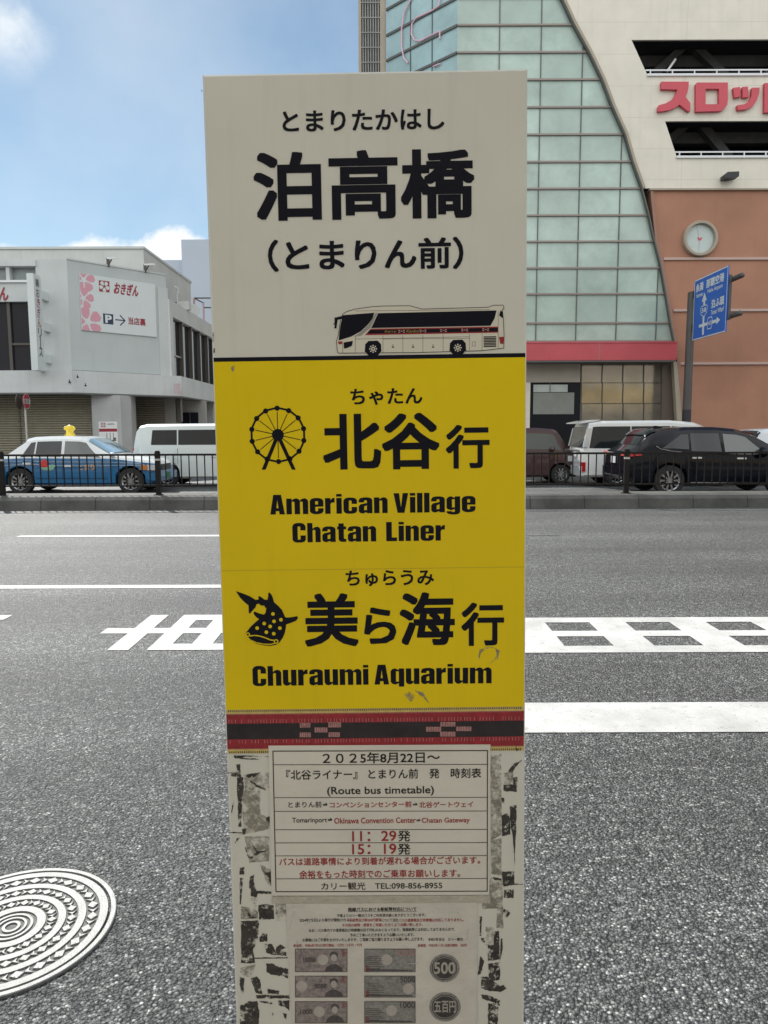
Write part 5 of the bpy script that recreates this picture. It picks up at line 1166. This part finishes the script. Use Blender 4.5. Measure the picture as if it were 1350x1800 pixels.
# --- small notice on the pillar
FFp = Frame((pa.x, pa.y, 0), (pb.x - pa.x, pb.y - pa.y, 0))
ulo = FFp.uv(176, 800); uhi = FFp.uv(206, 741)
PNF = Frame(FFp.o + FFp.u * ulo[0] + FFp.v * ulo[1] + FFp.n * .02, FFp.u)
pn = thing('pillar_notice', 'white bank notice with a maroon band and small route map on the grey pillar', 'notice', m=PNF.m)
w_, h_ = uhi[0] - ulo[0], uhi[1] - ulo[1]
MB().box(0, w_, 0, h_, -.019, 0).build('board', mat('notice_white', (.66, .67, .66), .5), pn)
MB().box(.01, w_ - .01, h_ * .70, h_ * .79, .001, .004).build('band', 'maroon', pn)
lg = MB().box(w_ * .12, w_ * .36, h_ * .835, h_ * .965, .001, .004).build('flower_logo', 'maroon', pn); flower(Vector((w_ * .24, h_ * .90)), .075, 5, R_(126), .006).build('logo_flower', 'sign_white', lg)
letters_mb('おきぎん', w_ * .48, w_ * .86, h_ * .90, h_ * .95, .004, (.02, .02)).build('lettering', 'ink_dark', pn)
mb = MB()
for x in (.40, .58, .75): mb.box(w_ * x, w_ * (x + .03), h_ * .36, h_ * .66, .001, .003)
mb.box(w_ * .55, w_ * .90, h_ * .42, h_ * .45, .003, .005).box(w_ * .78, w_ * .90, h_ * .455, h_ * .52, .001, .003); mb.build('route_map', 'frame_grey', pn)
MB().prism([(w_ * .42, h_ * .50), (w_ * .5, h_ * .50), (w_ * .53, h_ * .40), (w_ * .48, h_ * .40)], .001, .006).build('map_mark', 'maroon', pn)

# --- round bus stop sign on a thin pole on the far pavement
SYb = 27.75
c_ = P(43.5, 705.5, SYb); rr = .29
rs = thing('round_stop_sign', 'round red and white bus stop disc pair on a thin pale pole by the shutters', 'bus stop sign', loc=(c_.x, SYb, .15))
M['pole_pale'] = mat('pole_pale', (.48, .46, .43), .5); M['disc_red'] = mat('disc_red', (.33, .03, .05), .45)
zc = c_.z - .15
MB().cyl((0, 0, 0), (0, 0, zc - .20), .035, 12).lathe([(0, .22), (.05, .2), (.09, .05)], (0, 0, 0), (0, 0, 1), 20).build('pole', 'pole_pale', rs, smooth=40)
for sgn, nm in ((1, 'sign_disc'), (-1, 'back_disc')):
    an = R_(-62) if sgn > 0 else R_(-118)
    n_ = Vector((math.cos(R_(-38)), math.sin(R_(-38)), 0)) if sgn > 0 else Vector((math.cos(R_(205)), math.sin(R_(205)), 0))
    n_ = Vector((.999, .035, 0)) if sgn > 0 else Vector((-.999, -.035, 0))
    c2 = Vector((0.05 if sgn > 0 else -.20, 0, zc)); u_ = Vector((0, 0, 1)).cross(n_) 
    fr = Frame(c2 + n_ * .02, Vector((-n_.y, n_.x, 0)))
    mp = lambda u, v, w: tuple(fr.o + fr.u * u + fr.v * v + fr.n * w)
    circ = [(rr * math.cos(k * 2 * math.pi / 32), rr * math.sin(k * 2 * math.pi / 32)) for k in range(32)]
    d_ = MB().prism(circ, -.025, 0, mp).build(nm, 'disc_red' if sgn > 0 else 'frame_grey', rs)
    mb = MB(); nn = 32
    r2 = MB(); pts = [mp(r * math.cos(k * 2 * math.pi / nn), r * math.sin(k * 2 * math.pi / nn), .004) for r in (rr * .93, rr * .995) for k in range(nn)]
    r2.add(pts, [(k, nn + k, nn + (k + 1) % nn, (k + 1) % nn) for k in range(nn)]); r2.build('disc_rim', 'pole_pale', d_)
    if sgn > 0:
        b_ = MB().prism([(-rr * .90, -rr * .30), (rr * .90, -rr * .30), (rr * .90, rr * .30), (-rr * .90, rr * .30)], None, .005, mp).build('white_band', mat('band_white', (.55, .50, .48), .5), d_)
        lt = letters_mb('BUS', -.20, .20, -.07, .07, .008, (.03, .02)); lt.v = [mp(*v) for v in lt.v]; lt.build('lettering', 'frame_grey', d_)

# --- far grey block behind the bank
M['far_grey'] = mat('far_block', (0.40, 0.45, 0.52), .8, var=.05, vscale=.2)
yF = 75.0
fb = thing('far_tower', 'plain pale blue-grey stepped block rising behind the bank roof', 'building', loc=(P(340, 500, yF).x, yF, 0))
BW('tower', MB().box(P(321, 500, yF).x, P(400, 500, yF).x, yF, yF + 14, 0, P(340, 421, yF).z), 'far_grey', fb)
BW('lower_block', MB().box(P(283, 500, yF).x, P(321, 500, yF).x - .01, yF + .5, yF + 14, 0, P(300, 455, yF).z), 'far_grey', fb)
zz = P(340, 421, yF).z
BW('roof_hatch', MB().prism([(P(338, 420, yF).x, zz), (P(352, 420, yF).x, zz), (P(349, 420, yF).x, P(345, 417, yF).z), (P(343, 420, yF).x, P(345, 415.5, yF).z)], yF + 4, yF + 2, lambda u, v, w: (u, w, v)), 'far_grey', fb)

# ================================================================== BUILDING WITH CURVED GLASS FRONT (right)
RY = 29.5
M['cream'] = jointed('cream_panels', (0.68, 0.64, 0.55), 4.1, .018, 0, pitch2=1.13, axis2=2, jc=.80, var=.07, off=.9, off2=.25, bump=.05, streak=.20, rough=.7)
M['terracotta'] = mat('terracotta_render', (0.37, 0.182, 0.116), .8, var=.16, vscale=.45, bump=.15, bscale=25, streak=.14)
M['edge_beige'] = mat('edge_beige', (0.36, 0.31, 0.24), .6, var=.1, vscale=1)
M['transom'] = mat('transom', (0.27, 0.225, 0.20), .5); M['mullion'] = mat('mullion', (0.10, 0.105, 0.095), .5)
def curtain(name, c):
    m = mat(name, c, .12, spec=.65, var=.30, vscale=.8); t = m.node_tree; b = t.nodes['Principled BSDF']  # colour noise and random pane tone imitate uneven reflections
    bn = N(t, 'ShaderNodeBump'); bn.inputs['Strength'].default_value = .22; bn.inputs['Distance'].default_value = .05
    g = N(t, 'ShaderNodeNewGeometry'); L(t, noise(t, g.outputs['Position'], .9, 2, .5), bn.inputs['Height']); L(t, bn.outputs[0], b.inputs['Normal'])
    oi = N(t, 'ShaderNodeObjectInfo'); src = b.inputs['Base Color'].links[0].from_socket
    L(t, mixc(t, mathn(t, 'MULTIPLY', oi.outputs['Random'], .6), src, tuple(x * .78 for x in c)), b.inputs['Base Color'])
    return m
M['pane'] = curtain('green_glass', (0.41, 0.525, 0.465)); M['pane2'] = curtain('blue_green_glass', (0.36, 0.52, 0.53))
hall = thing('glass_front_building', 'large building with curved green glass front, cream upper wall and terracotta base', 'building', loc=(9, RY + 6, .15))
HB = lambda name, mb, m, par=hall, **k: mb.build(name, m, par, world=True, **k)
cpx = [(820, -260), (905, -140), (955, -65), (990, 0), (1010, 43), (1037, 92), (1060, 140), (1078, 188), (1100, 237), (1113, 283), (1130, 331), (1142, 377), (1152, 423), (1162, 462), (1172, 517), (1180, 567), (1187, 602)]
curve = [(P(x, y, RY).x, P(x, y, RY).z) for x, y in cpx]           # falling edge of the glass
curve_low = [(P(x, y, RY).x, P(x, y, RY).z) for x, y in ((1193, 660), (1200, 745))] + [(P(1206, 820, RY).x, .15)]
zC = P(1130, 331.5, RY).z; XR = P(1800, 300, RY).x; zTopR = curve[0][1]
vmap = lambda u, v, w: (u, w, v)
up = [c for c in curve if c[1] >= zC - .01]
def pl(px, py): a = P(px, py, RY); return (a.x, a.z)
z1t, z1b = pl(1110, 70)[1], pl(1138, 133)[1]; z2t, z2b = pl(1169, 213)[1], pl(1189, 277)[1]
XO = P(1640, 100, RY).x
op1 = [(pl(1110, 70)[0], z1t), (XO, z1t), (XO, z1b), (pl(1138.5, 133)[0], z1b)]
op2 = [(pl(1169, 213)[0], z2t), (XO, z2t), (XO, z2b), (pl(1190, 277)[0], z2b)]
HB('cream_wall', MB().prism(up + [(XR, zC), (XR, zTopR)], RY + .10, RY, vmap, [op1, op2]), 'cream')
low = [c for c in curve if c[1] <= zC + .01] + curve_low
HB('terracotta_wall', MB().prism([(low[0][0], zC - .02)] + low[1:] + [(XR, .15), (XR, zC - .02)], RY + .5, RY + .04, vmap), 'terracotta')
HB('cream_ledge', MB().box(low[0][0] - .05, XR, RY - .08, RY + .5, zC - .075, zC - .022), 'edge_beige')
# trim lines across the terracotta
for y, x0 in ((455, 1166), (545.5, 1184), (639, 1196)):
    a = P(x0, y, RY); HB('trim_line', MB().box(a.x, XR, RY - .03, RY + .039, a.z - .045, a.z + .045), mat('trim_pink', (.46, .34, .30), .6) if 'tp' not in M else 'edge_beige')
# edge fin following the curve
def strip(line, w0, w1, y0, y1):
    mb = MB()
    for i, (x, z) in enumerate(line):
        a = Vector(line[max(0, i - 1)]); b = Vector(line[min(len(line) - 1, i + 1)]); d = (b - a).normalized(); n_ = Vector((-d.y, d.x))
        if n_.x < 0: n_ = -n_
        for y in (y0, y1):
            for w in (w0, w1): q_ = Vector((x, z)) + n_ * w; mb.v.append((q_.x, y, q_.y))
    for i in range(len(line) - 1):
        k = i * 4; m_ = k + 4
        for a, b in ((0, 1), (1, 3), (3, 2), (2, 0)): mb.f.append((k + a, k + b, m_ + b, m_ + a)); mb.mi.append(0)
    return mb
HB('edge_fin', strip(up, -.01, .085, RY - .07, RY - .003), 'edge_beige', label='beige fin edging the cream wall')
HB('edge_fin', strip([(low[0][0], zC - .08)] + low[1:], -.01, .10, RY - .03, RY + .037), mat('fin_terracotta', (.30, .165, .12), .7), label='terracotta fin edging the lower wall')
HB('edge_shadow_line', strip(curve, -.055, -.012, RY - .04, RY + .2), 'mullion')
# glass front: a pane per bay and storey band, cut by the curve
GYp = RY + .16
rows_px = [600, 568, 517, 471.5, 425, 379, 332, 285, 237, 189, 140.5, 92.5, 44.5, -4, -54, -105, -156, -208, -260]
rz = [P(947, y, GYp).z for y in rows_px]
c0 = P(947, 300, GYp).x; dx = P(1019, 300, GYp).x - c0
colx = [P(804, 60, GYp).x] + [c0 - dx, c0, c0 + dx, c0 + 2 * dx, c0 + 3 * dx, c0 + 4 * dx]
def cx_at(z):
    pts = sorted(curve, key=lambda a: a[1])
    if z <= pts[0][1]: return pts[0][0]
    for a, b in zip(pts, pts[1:]):
        if z <= b[1]: return a[0] + (b[0] - a[0]) * (z - a[1]) / (b[1] - a[1])
    return pts[-1][0]
for i in range(len(colx) - 1):
    for j in range(len(rz) - 1):
        x0, x1, z0, z1 = colx[i], colx[i + 1], rz[j], rz[j + 1]
        r0, r1 = min(x1, cx_at(z0)), min(x1, cx_at(z1))
        if r0 - x0 < .02: continue
        pts = [(x0, z0), (r0, z0)]
        for f in (.25, .5, .75):
            z = z0 + (z1 - z0) * f; pts.append((max(x0, min(x1, cx_at(z))), z))
        pts.append((max(x0, r1), z1))
        if r1 > x0 + .01: pts.append((x0, z1))
        if z1 < P(947, 640, GYp).z: continue
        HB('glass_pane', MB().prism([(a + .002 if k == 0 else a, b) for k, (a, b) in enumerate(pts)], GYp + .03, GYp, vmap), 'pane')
for j, z in enumerate(rz):
    HB('transom', MB().box(colx[0], cx_at(z) - .02, GYp - .07, GYp - .003, z - .036, z + .03), 'transom')
for i, x in enumerate(colx[1:]):
    zt_ = max((z for z in [rz[0] + k * .05 for k in range(400)] if cx_at(z) > x), default=None)
    if zt_: HB('mullion', MB().box(x - .015, x + .015, GYp - .045, GYp - .003, rz[0], zt_), 'mullion')
# receding glass bay on the left of the corner
zc_ = P(806, 47, GYp).z; y2 = depth_at(680, 109, zc_); xl2 = P(680, 109, y2).x; xc_ = colx[0]
GF = Frame((xl2, y2, 0), (xc_ - xl2, GYp - y2, 0)); GL = math.hypot(xc_ - xl2, GYp - y2)
gmap = lambda u, v, w: tuple(GF.o + GF.u * u + GF.v * v + GF.n * w)
us = [0] + [GF.uv(x, 60)[0] for x in (722, 760)] + [GL]
for i in range(3):
    for j in range(9, len(rz) - 1):
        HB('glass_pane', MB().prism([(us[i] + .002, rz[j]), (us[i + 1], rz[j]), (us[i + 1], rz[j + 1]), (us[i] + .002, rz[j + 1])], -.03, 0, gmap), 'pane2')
for j in range(9, len(rz)):
    HB('transom', MB().prism([(0, rz[j] - .05), (GL, rz[j] - .05), (GL, rz[j] + .04), (0, rz[j] + .04)], .003, .06, gmap), mat('transom_blue', (.12, .145, .15), .5) if j == 9 else M['transom_b'] if 'transom_b' in M else 'mullion')
for u in us[1:3]: HB('mullion', MB().prism([(u - .015, rz[9]), (u + .015, rz[9]), (u + .015, rz[-1]), (u - .015, rz[-1])], .002, .03, gmap), 'mullion')
HB('lower_bay_wall', MB().prism([(0, .15), (GL, .15), (GL, rz[9]), (0, rz[9])], -.3, -.02, gmap), 'edge_beige')
# pink tube lettering on that bay
pk = mat('pink_tube', (.72, .46, .55), .4)
def gl(pts): return [Vector(gmap(*GF.uv(x, y), .07)) for x, y in pts]
for pts, r in (([(738, -40), (728, -10), (722, 5), (712, 24), (708, 53), (708, 85), (712, 103), (719, 112)], .03), ([(777, -30), (775, 0), (773, 12), (761, 20), (733, 33), (726, 43), (725, 61), (731, 72), (741, 73), (760, 63), (775, 56), (775, 70)], .03), ([(763, 118), (775, 113)], .03)):
    HB('tube_lettering', MB().tube(gl(pts), r, 6), pk)
# louvred tower
yT = y2 + .25; tx0, tx1 = P(630, 60, yT).x, P(679, 60, yT).x
HB('tower_wall', MB().box(tx0 + .02, tx1 - .05, yT + .12, yT + 6, .15, zTopR), 'mullion')
for a, b in ((630, 635), (668, 679)): HB('tower_pier', MB().box(P(a, 60, yT).x, P(b, 60, yT).x, yT - .05, yT + .11, .15, zTopR), 'edge_beige')
lxs = [P(x, 60, yT).x for x in (638, 642.5, 647, 651.5, 656, 660.5, 665)]
for x in lxs: HB('louvre_bar', MB().box(x - .02, x + .02, yT, yT + .1, .15, zTopR), 'concrete')
zz0 = P(650, 110, yT).z
for k in range(-3, 14): HB('louvre_rail', MB().box(lxs[0] - .1, lxs[-1] + .1, yT - .03, yT - .003, zz0 + k * .58 - .015, zz0 + k * .58 + .02), 'concrete')
# car park openings: soffit beams, braces, rails
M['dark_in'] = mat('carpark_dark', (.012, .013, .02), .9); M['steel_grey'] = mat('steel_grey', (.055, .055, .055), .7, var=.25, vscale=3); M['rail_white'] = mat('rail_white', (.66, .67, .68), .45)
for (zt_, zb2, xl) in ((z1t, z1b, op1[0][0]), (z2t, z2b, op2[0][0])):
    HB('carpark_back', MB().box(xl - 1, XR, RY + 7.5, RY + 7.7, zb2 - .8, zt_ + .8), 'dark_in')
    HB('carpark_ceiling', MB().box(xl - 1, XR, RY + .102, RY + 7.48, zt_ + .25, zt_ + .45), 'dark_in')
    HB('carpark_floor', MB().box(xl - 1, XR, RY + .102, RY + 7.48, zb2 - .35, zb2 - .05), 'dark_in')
    HB('beam', MB().box(xl - .6, XR, RY + 1.6, RY + 1.95, zt_ - .22, zt_ + .2), 'steel_grey')
def brace(x0, y0, x1, y1, w, nm='brace'):
    a, b = P(x0, y0, RY + 1.4), P(x1, y1, RY + 1.4); HB(nm, MB().bar(a, b, w, up=Vector((0, 1, 0)), r2=w), 'steel_grey')
brace(1148, 132, 1203, 82, .14); brace(1222, 84, 1280, 140, .14); brace(1228, 215, 1284, 284, .16); brace(1175, 247, 1205, 222, .14); brace(1400, 215, 1345, 280, .14); brace(1400, 70, 1345, 135, .14)
a, b = P(1172, 126, RY + .9), P(1187.5, 104, RY + .9); HB('lit_tube', MB().bar(a, b, .04), mat('white_tube', (.85, .86, .86), .4))
for (zb2, xl, stp) in ((z1b, op1[3][0], P(1218, 130, RY).x - P(1179, 130, RY).x), (z2b, op2[3][0], P(1270, 273, RY).x - P(1232, 273, RY).x)):
    HB('opening_sill', MB().box(xl - .03, XO, RY - .07, RY - .003, zb2 - .03, zb2 + .05), 'rail_white')
    hr = .20
    mbr = MB().box(xl - .07, XO, RY + .06, RY + .10, zb2 + hr, zb2 + hr + .05); HB('hand_rail', mbr, 'rail_white')
    k = 0; x = xl + .12
    while x < XO and k < 14: HB('rail_post', MB().box(x - .022, x + .022, RY + .06, RY + .10, zb2 + .005, zb2 + hr - .003), 'rail_white'); x += stp; k += 1
# red raised wall letters
M['letter_red'] = mat('letter_red', (0.52, 0.055, 0.08), .4, var=.06, vscale=1.5)
wl = thing('wall_letters', 'big raised red katakana letters on the cream wall between the two openings', 'lettering', loc=(P(1250, 175, RY).x, RY, P(1250, 200, RY).z))
q6 = lambda x, y: pl(1100 + x / 5.4, 50 + y / 5.4)
def letter(outer, hole=None):
    mb = MB().prism([q6(*a) for a in outer], RY - .003, RY - .15, vmap, [[q6(*a) for a in hole]] if hole else ())
    return mb.build('letter', 'letter_red', wl, world=True)
letter([(325, 522), (583, 522), (580, 580), (570, 625), (552, 665), (598, 725), (597, 800), (575, 800), (498, 738), (450, 770), (400, 790), (345, 800), (293, 803), (293, 765), (300, 745), (370, 725), (420, 695), (455, 650), (475, 597), (322, 592)])
letter([(660, 530), (952, 530), (952, 690), (945, 745), (905, 790), (880, 800), (650, 806), (650, 545)], [(742, 590), (868, 590), (868, 735), (742, 735)])
letter([(1003, 580), (1068, 572), (1075, 660), (1015, 672)]); letter([(1090, 572), (1140, 568), (1152, 668), (1092, 672)])
letter([(1180, 580), (1252, 578), (1248, 630), (1225, 700), (1185, 755), (1130, 783), (1045, 790), (1040, 745), (1110, 735), (1150, 710), (1175, 660)])
letter([(1300, 535), (1390, 535), (1390, 610), (1530, 650), (1525, 725), (1390, 690), (1390, 812), (1297, 812)])
# clock on the terracotta wall
ck_ = P(1229, 420.5, RY + .04)
clock = thing('wall_clock', 'round pale clock in a beige ring with a small red triangle on the terracotta wall', 'clock', loc=ck_)
rc = (P(1260, 420, RY).x - P(1199, 420, RY).x) / 2
MB().lathe([(0, rc), (.16, rc), (.20, rc * .96), (.20, rc * .83), (.06, rc * .80)], (0, 0, 0), (0, -1, 0), 48, cap=False).build('clock_ring', 'edge_beige', clock, smooth=30)
MB().lathe([(.02, rc * .82), (.05, rc * .82), (.05, 0)], (0, 0, 0), (0, -1, 0), 48).build('clock_face', mat('clock_face', (.46, .53, .51), .2, spec=.5, var=.08, vscale=2), clock)
MB().prism([(-.10, .05), (.10, .05), (0, -.12)], -.05, -.065, vmap).build('red_mark', 'letter_red', clock)
MB().bar((0, -.068, 0), (-.13, -.068, .50), .008).bar((0, -.068, -.05), (0, -.068, -.46), .008).build('clock_hands', 'rail_white', clock)
# second ring fitting at the frame edge, flood lamp
a = P(1277, 314, RY); fl = thing('flood_lamp', 'dark box flood lamp fixed to the cream wall above the clock', 'lamp', loc=(a.x, RY, a.z))
MB().prism([(-.26, -.12), (-.26, .02), (-.16, .10), (.27, .12), (.27, -.06), (-.05, -.12)], -.45, -.06, vmap).build('lamp_body', 'trim', fl); MB().box(-.08, .08, -.06, -.002, -.06, .06).build('bracket', 'frame_grey', fl)
# red canopy and shop front
za, zb3 = P(1100, 603, RY - .5).z, P(1100, 633, RY - .5).z
M['canopy_red'] = mat('canopy_red', (0.50, 0.075, 0.09), .45, var=.10, vscale=1.2); 
xE = P(1190, 615, RY - .5).x
HB('red_canopy', MB().box(colx[0] - .3, xE, RY - .5, RY - .01, zb3, za).box(colx[0] - .3, xE + .02, RY - .52, RY - .005, za + .003, za + .06), ['canopy_red'])
HB('canopy_soffit', MB().box(colx[0] - .3, xE - .02, RY - .48, RY + 1.0, zb3 - .06, zb3 - .003), 'soffit')
HB('canopy_seam', MB().box(P(1047, 615, RY).x - .01, P(1047, 615, RY).x + .01, RY - .504, RY - .495, zb3 + .01, za - .01), 'transom')
SY2 = RY + .35
HB('shop_head', MB().box(colx[0], P(1020.5, 650, SY2).x, SY2, SY2 + .3, P(960, 672, SY2).z, zb3 - .065), mat('shop_beige', (.36, .32, .27), .7, var=.1, vscale=1))
HB('shop_wall', MB().box(colx[0], P(932, 700, SY2).x, SY2, SY2 + .3, .15, P(960, 672, SY2).z - .003), 'cream')
zs1, zs0 = P(960, 673, SY2).z, .15
sw = HB('shop_window', MB().box(P(932, 700, SY2).x + .003, P(1020.5, 700, SY2).x - .003, SY2 + .08, SY2 + .3, zs0, zs1), mat('black_frame', (.008, .009, .012), .4, spec=.2))
MB().box(P(938, 700, SY2).x, P(998, 700, SY2).x, SY2 + .06, SY2 + .078, P(960, 689, SY2).z, P(960, 676, SY2).z).build('window_glass', mat('shop_glass_pale', (.42, .46, .43), .3, var=.1), sw)
MB().box(P(938, 700, SY2).x, P(1010, 700, SY2).x, SY2 + .055, SY2 + .078, P(960, 728, SY2).z, P(960, 690, SY2).z).build('window_screen', mat('shop_screen', (.21, .22, .20), .45, var=.1), sw)
MB().box(P(967, 700, SY2).x - .015, P(967, 700, SY2).x + .015, SY2 + .04, SY2 + .06, P(960, 689, SY2).z, P(960, 674, SY2).z).build('window_bar', 'mullion', sw)
# mirror-like steel panels, four by three
M['steel_panel'] = mat('mirror_panel', (0.33, 0.30, 0.25), .10, metal=.6, spec=.6, bump=.35, bscale=1.6, var=.25, vscale=1.1)
pxs = [1022, 1058.5, 1095, 1131.5, 1168]; pys = [632, 673, 709.5, 746, 790]
for i in range(4):
    for j in range(4):
        a, b = P(pxs[i], pys[j + 1], SY2), P(pxs[i + 1], pys[j], SY2)
        HB('steel_panel', MB().box(a.x + .012, b.x - .012, SY2 + .02, SY2 + .06, max(.15, a.z + .012), b.z - .012), 'steel_panel')
HB('panel_backing', MB().box(P(1021, 700, SY2).x, P(1169, 700, SY2).x, SY2 + .07, SY2 + .2, .15, zb3 - .065), 'mullion')
HB('dark_jamb', MB().prism([pl(1168.5, 636), pl(1184, 636), pl(1189, 740), (pl(1189, 740)[0] + .03, .15), (pl(1168.5, 740)[0], .15)], RY + .6, RY + .25, vmap), mat('jamb_brown', (.10, .075, .06), .5))
HB('beige_fin', MB().prism([pl(1183.5, 636), pl(1193, 636), pl(1199.5, 740), (pl(1205, 800)[0], .15), (pl(1196, 800)[0], .15), pl(1190, 740)], RY + .5, RY - .02, vmap), 'edge_beige')
HB('main_block', MB().box(xc_ + 1.2, XR, RY + 8, RY + 20, .15, zTopR), 'edge_beige')
HB('inner_wall', MB().box(xc_ - .2, XR, RY + .55, RY + .8, .15, z2b - .4), 'soffit')

# ================================================================== ROAD DIRECTION SIGN
yl_, yr_ = 27.9, 25.3
DL, DR = P(1221.5, 494, yl_), P(1280.5, 466, yr_); DB = P(1226, 599, yl_)
DF = Frame((DL.x, yl_, 0), (DR.x - DL.x, yr_ - yl_, 0)); dw = math.hypot(DR.x - DL.x, yr_ - yl_); 
DF = Frame((DL.x, yl_, DB.z), DF.u)
ds = thing('direction_sign', 'blue road direction sign with white arrows and place names on a tall grey pole', 'road sign', m=DF.m)
dh = DL.z - DB.z
M['sign_blue'] = mat('sign_blue', (0.003, 0.105, 0.50), .4, var=.06, vscale=2); M['sign_ink'] = mat('sign_letter_white', (.62, .66, .70), .4)
bd = MB().box(0, dw, 0, dh, -.04, 0).build('board', 'sign_blue', ds)
mb = MB().stroke([(.02, .02), (dw - .02, .02), (dw - .02, dh - .02), (.02, dh - .02)], .035, .003, closed=True); mb.build('border', 'sign_ink', ds)
def dl(s, x0, x1, y0, y1, b=(.03, .03)): letters_mb(s, dw * x0, dw * x1, dh * y0, dh * y1, .005, b).build('lettering', 'sign_ink', ds)
dl('糸満', .05, .29, .79, .93); dl('Itoman', .08, .29, .70, .765, (.02, .02)); dl('那覇空港', .38, .90, .79, .93); dl('Naha Airport', .43, .87, .685, .765, (.02, .02))
dl('泊ふ頭', .56, .93, .43, .57); dl('Tomari Wharf', .56, .93, .33, .405, (.02, .02))
qd = lambda x, y: (dw * x, dh * y)
ar = MB().box(dw * .31, dw * .365, dh * .05, dh * .36, .003, .005).box(dw * .31, dw * .365, dh * .52, dh * .60, .003, .005).prism([qd(.26, .60), qd(.415, .60), qd(.338, .74)], None, .005)
ar.box(dw * .20, dw * .309, dh * .185, dh * .235, .003, .005).box(dw * .366, dw * .47, dh * .185, dh * .235, .003, .005).box(dw * .60, dw * .74, dh * .185, dh * .235, .003, .005).prism([qd(.74, .27), qd(.74, .15), qd(.84, .21)], None, .005)
ar.build('arrows', 'sign_ink', ds)
mb = MB(); c_ = qd(.338, .44); pts = [(c_[0] + x * dw, c_[1] + y * dh) for x, y in ((-.11, .05), (-.07, .085), (.07, .085), (.11, .05), (.09, -.04), (0, -.10), (-.09, -.04))]
mb.stroke(pts, .03, .005, closed=True); mb.build('route_shield', 'sign_ink', ds); dl('58', .265, .41, .415, .49, (.02, .02))
mb = MB(); c_ = qd(.535, .21); mb.stroke([(c_[0] + x * dw, c_[1] + y * dh) for x, y in ((-.055, .09), (.055, .09), (.085, 0), (.055, -.09), (-.055, -.09), (-.085, 0))], .03, .005, closed=True); mb.build('route_shield', 'sign_ink', ds); dl('43', .48, .59, .175, .245, (.02, .02))
# pole and arms, in the sign's own frame (u along the board, w out of its face)
M['pole_grey'] = mat('pole_grey', (0.075, 0.07, 0.065), .5, var=.2, vscale=2, streak=.2)
pw = P(1214, 560, yl_ + .35); pl_ = DF.m.inverted() @ Vector((pw.x, pw.y, 0)); 
pz = lambda w: w - DB.z
ptop = P(1216, 515, yl_ + .35).z
mb = MB().cyl((pl_.x, pz(P(1208, 720, yl_).z), pl_.z), (pl_.x, pz(ptop), pl_.z), .155, 20, r2=.135).lathe([(0, .14), (.04, .1), (.06, 0)], (pl_.x, pz(ptop), pl_.z), (0, 1, 0), 20); mb.build('pole', 'pole_grey', ds, smooth=40)
mb = MB().cyl((pl_.x, pz(.15), pl_.z), (pl_.x, pz(P(1208, 720, yl_).z), pl_.z), .160, 20); mb.build('pole_base', mat('pole_band', (.025, .024, .03), .6), ds, smooth=40)
for f in (.80, .24):
    MB().cyl((pl_.x, dh * f, -.2), (dw + .55, dh * f, -.2), .085, 14).ball((dw + .55, dh * f, -.2), .085, .085, .085).build('arm', 'pole_grey', ds, smooth=50)
    MB().box(pl_.x - .18, pl_.x + .2, dh * f - .12, dh * f + .12, -.3, min(pl_.z + .2, -.05)).build('clamp', 'frame_grey', ds)
mb = MB().box(dw - .10, dw + .04, dh * .18, dh * .86, -.13, -.042).box(dw * .3 - .07, dw * .3 + .07, dh * .18, dh * .86, -.13, -.042); mb.build('back_rail', 'pole_grey', ds)
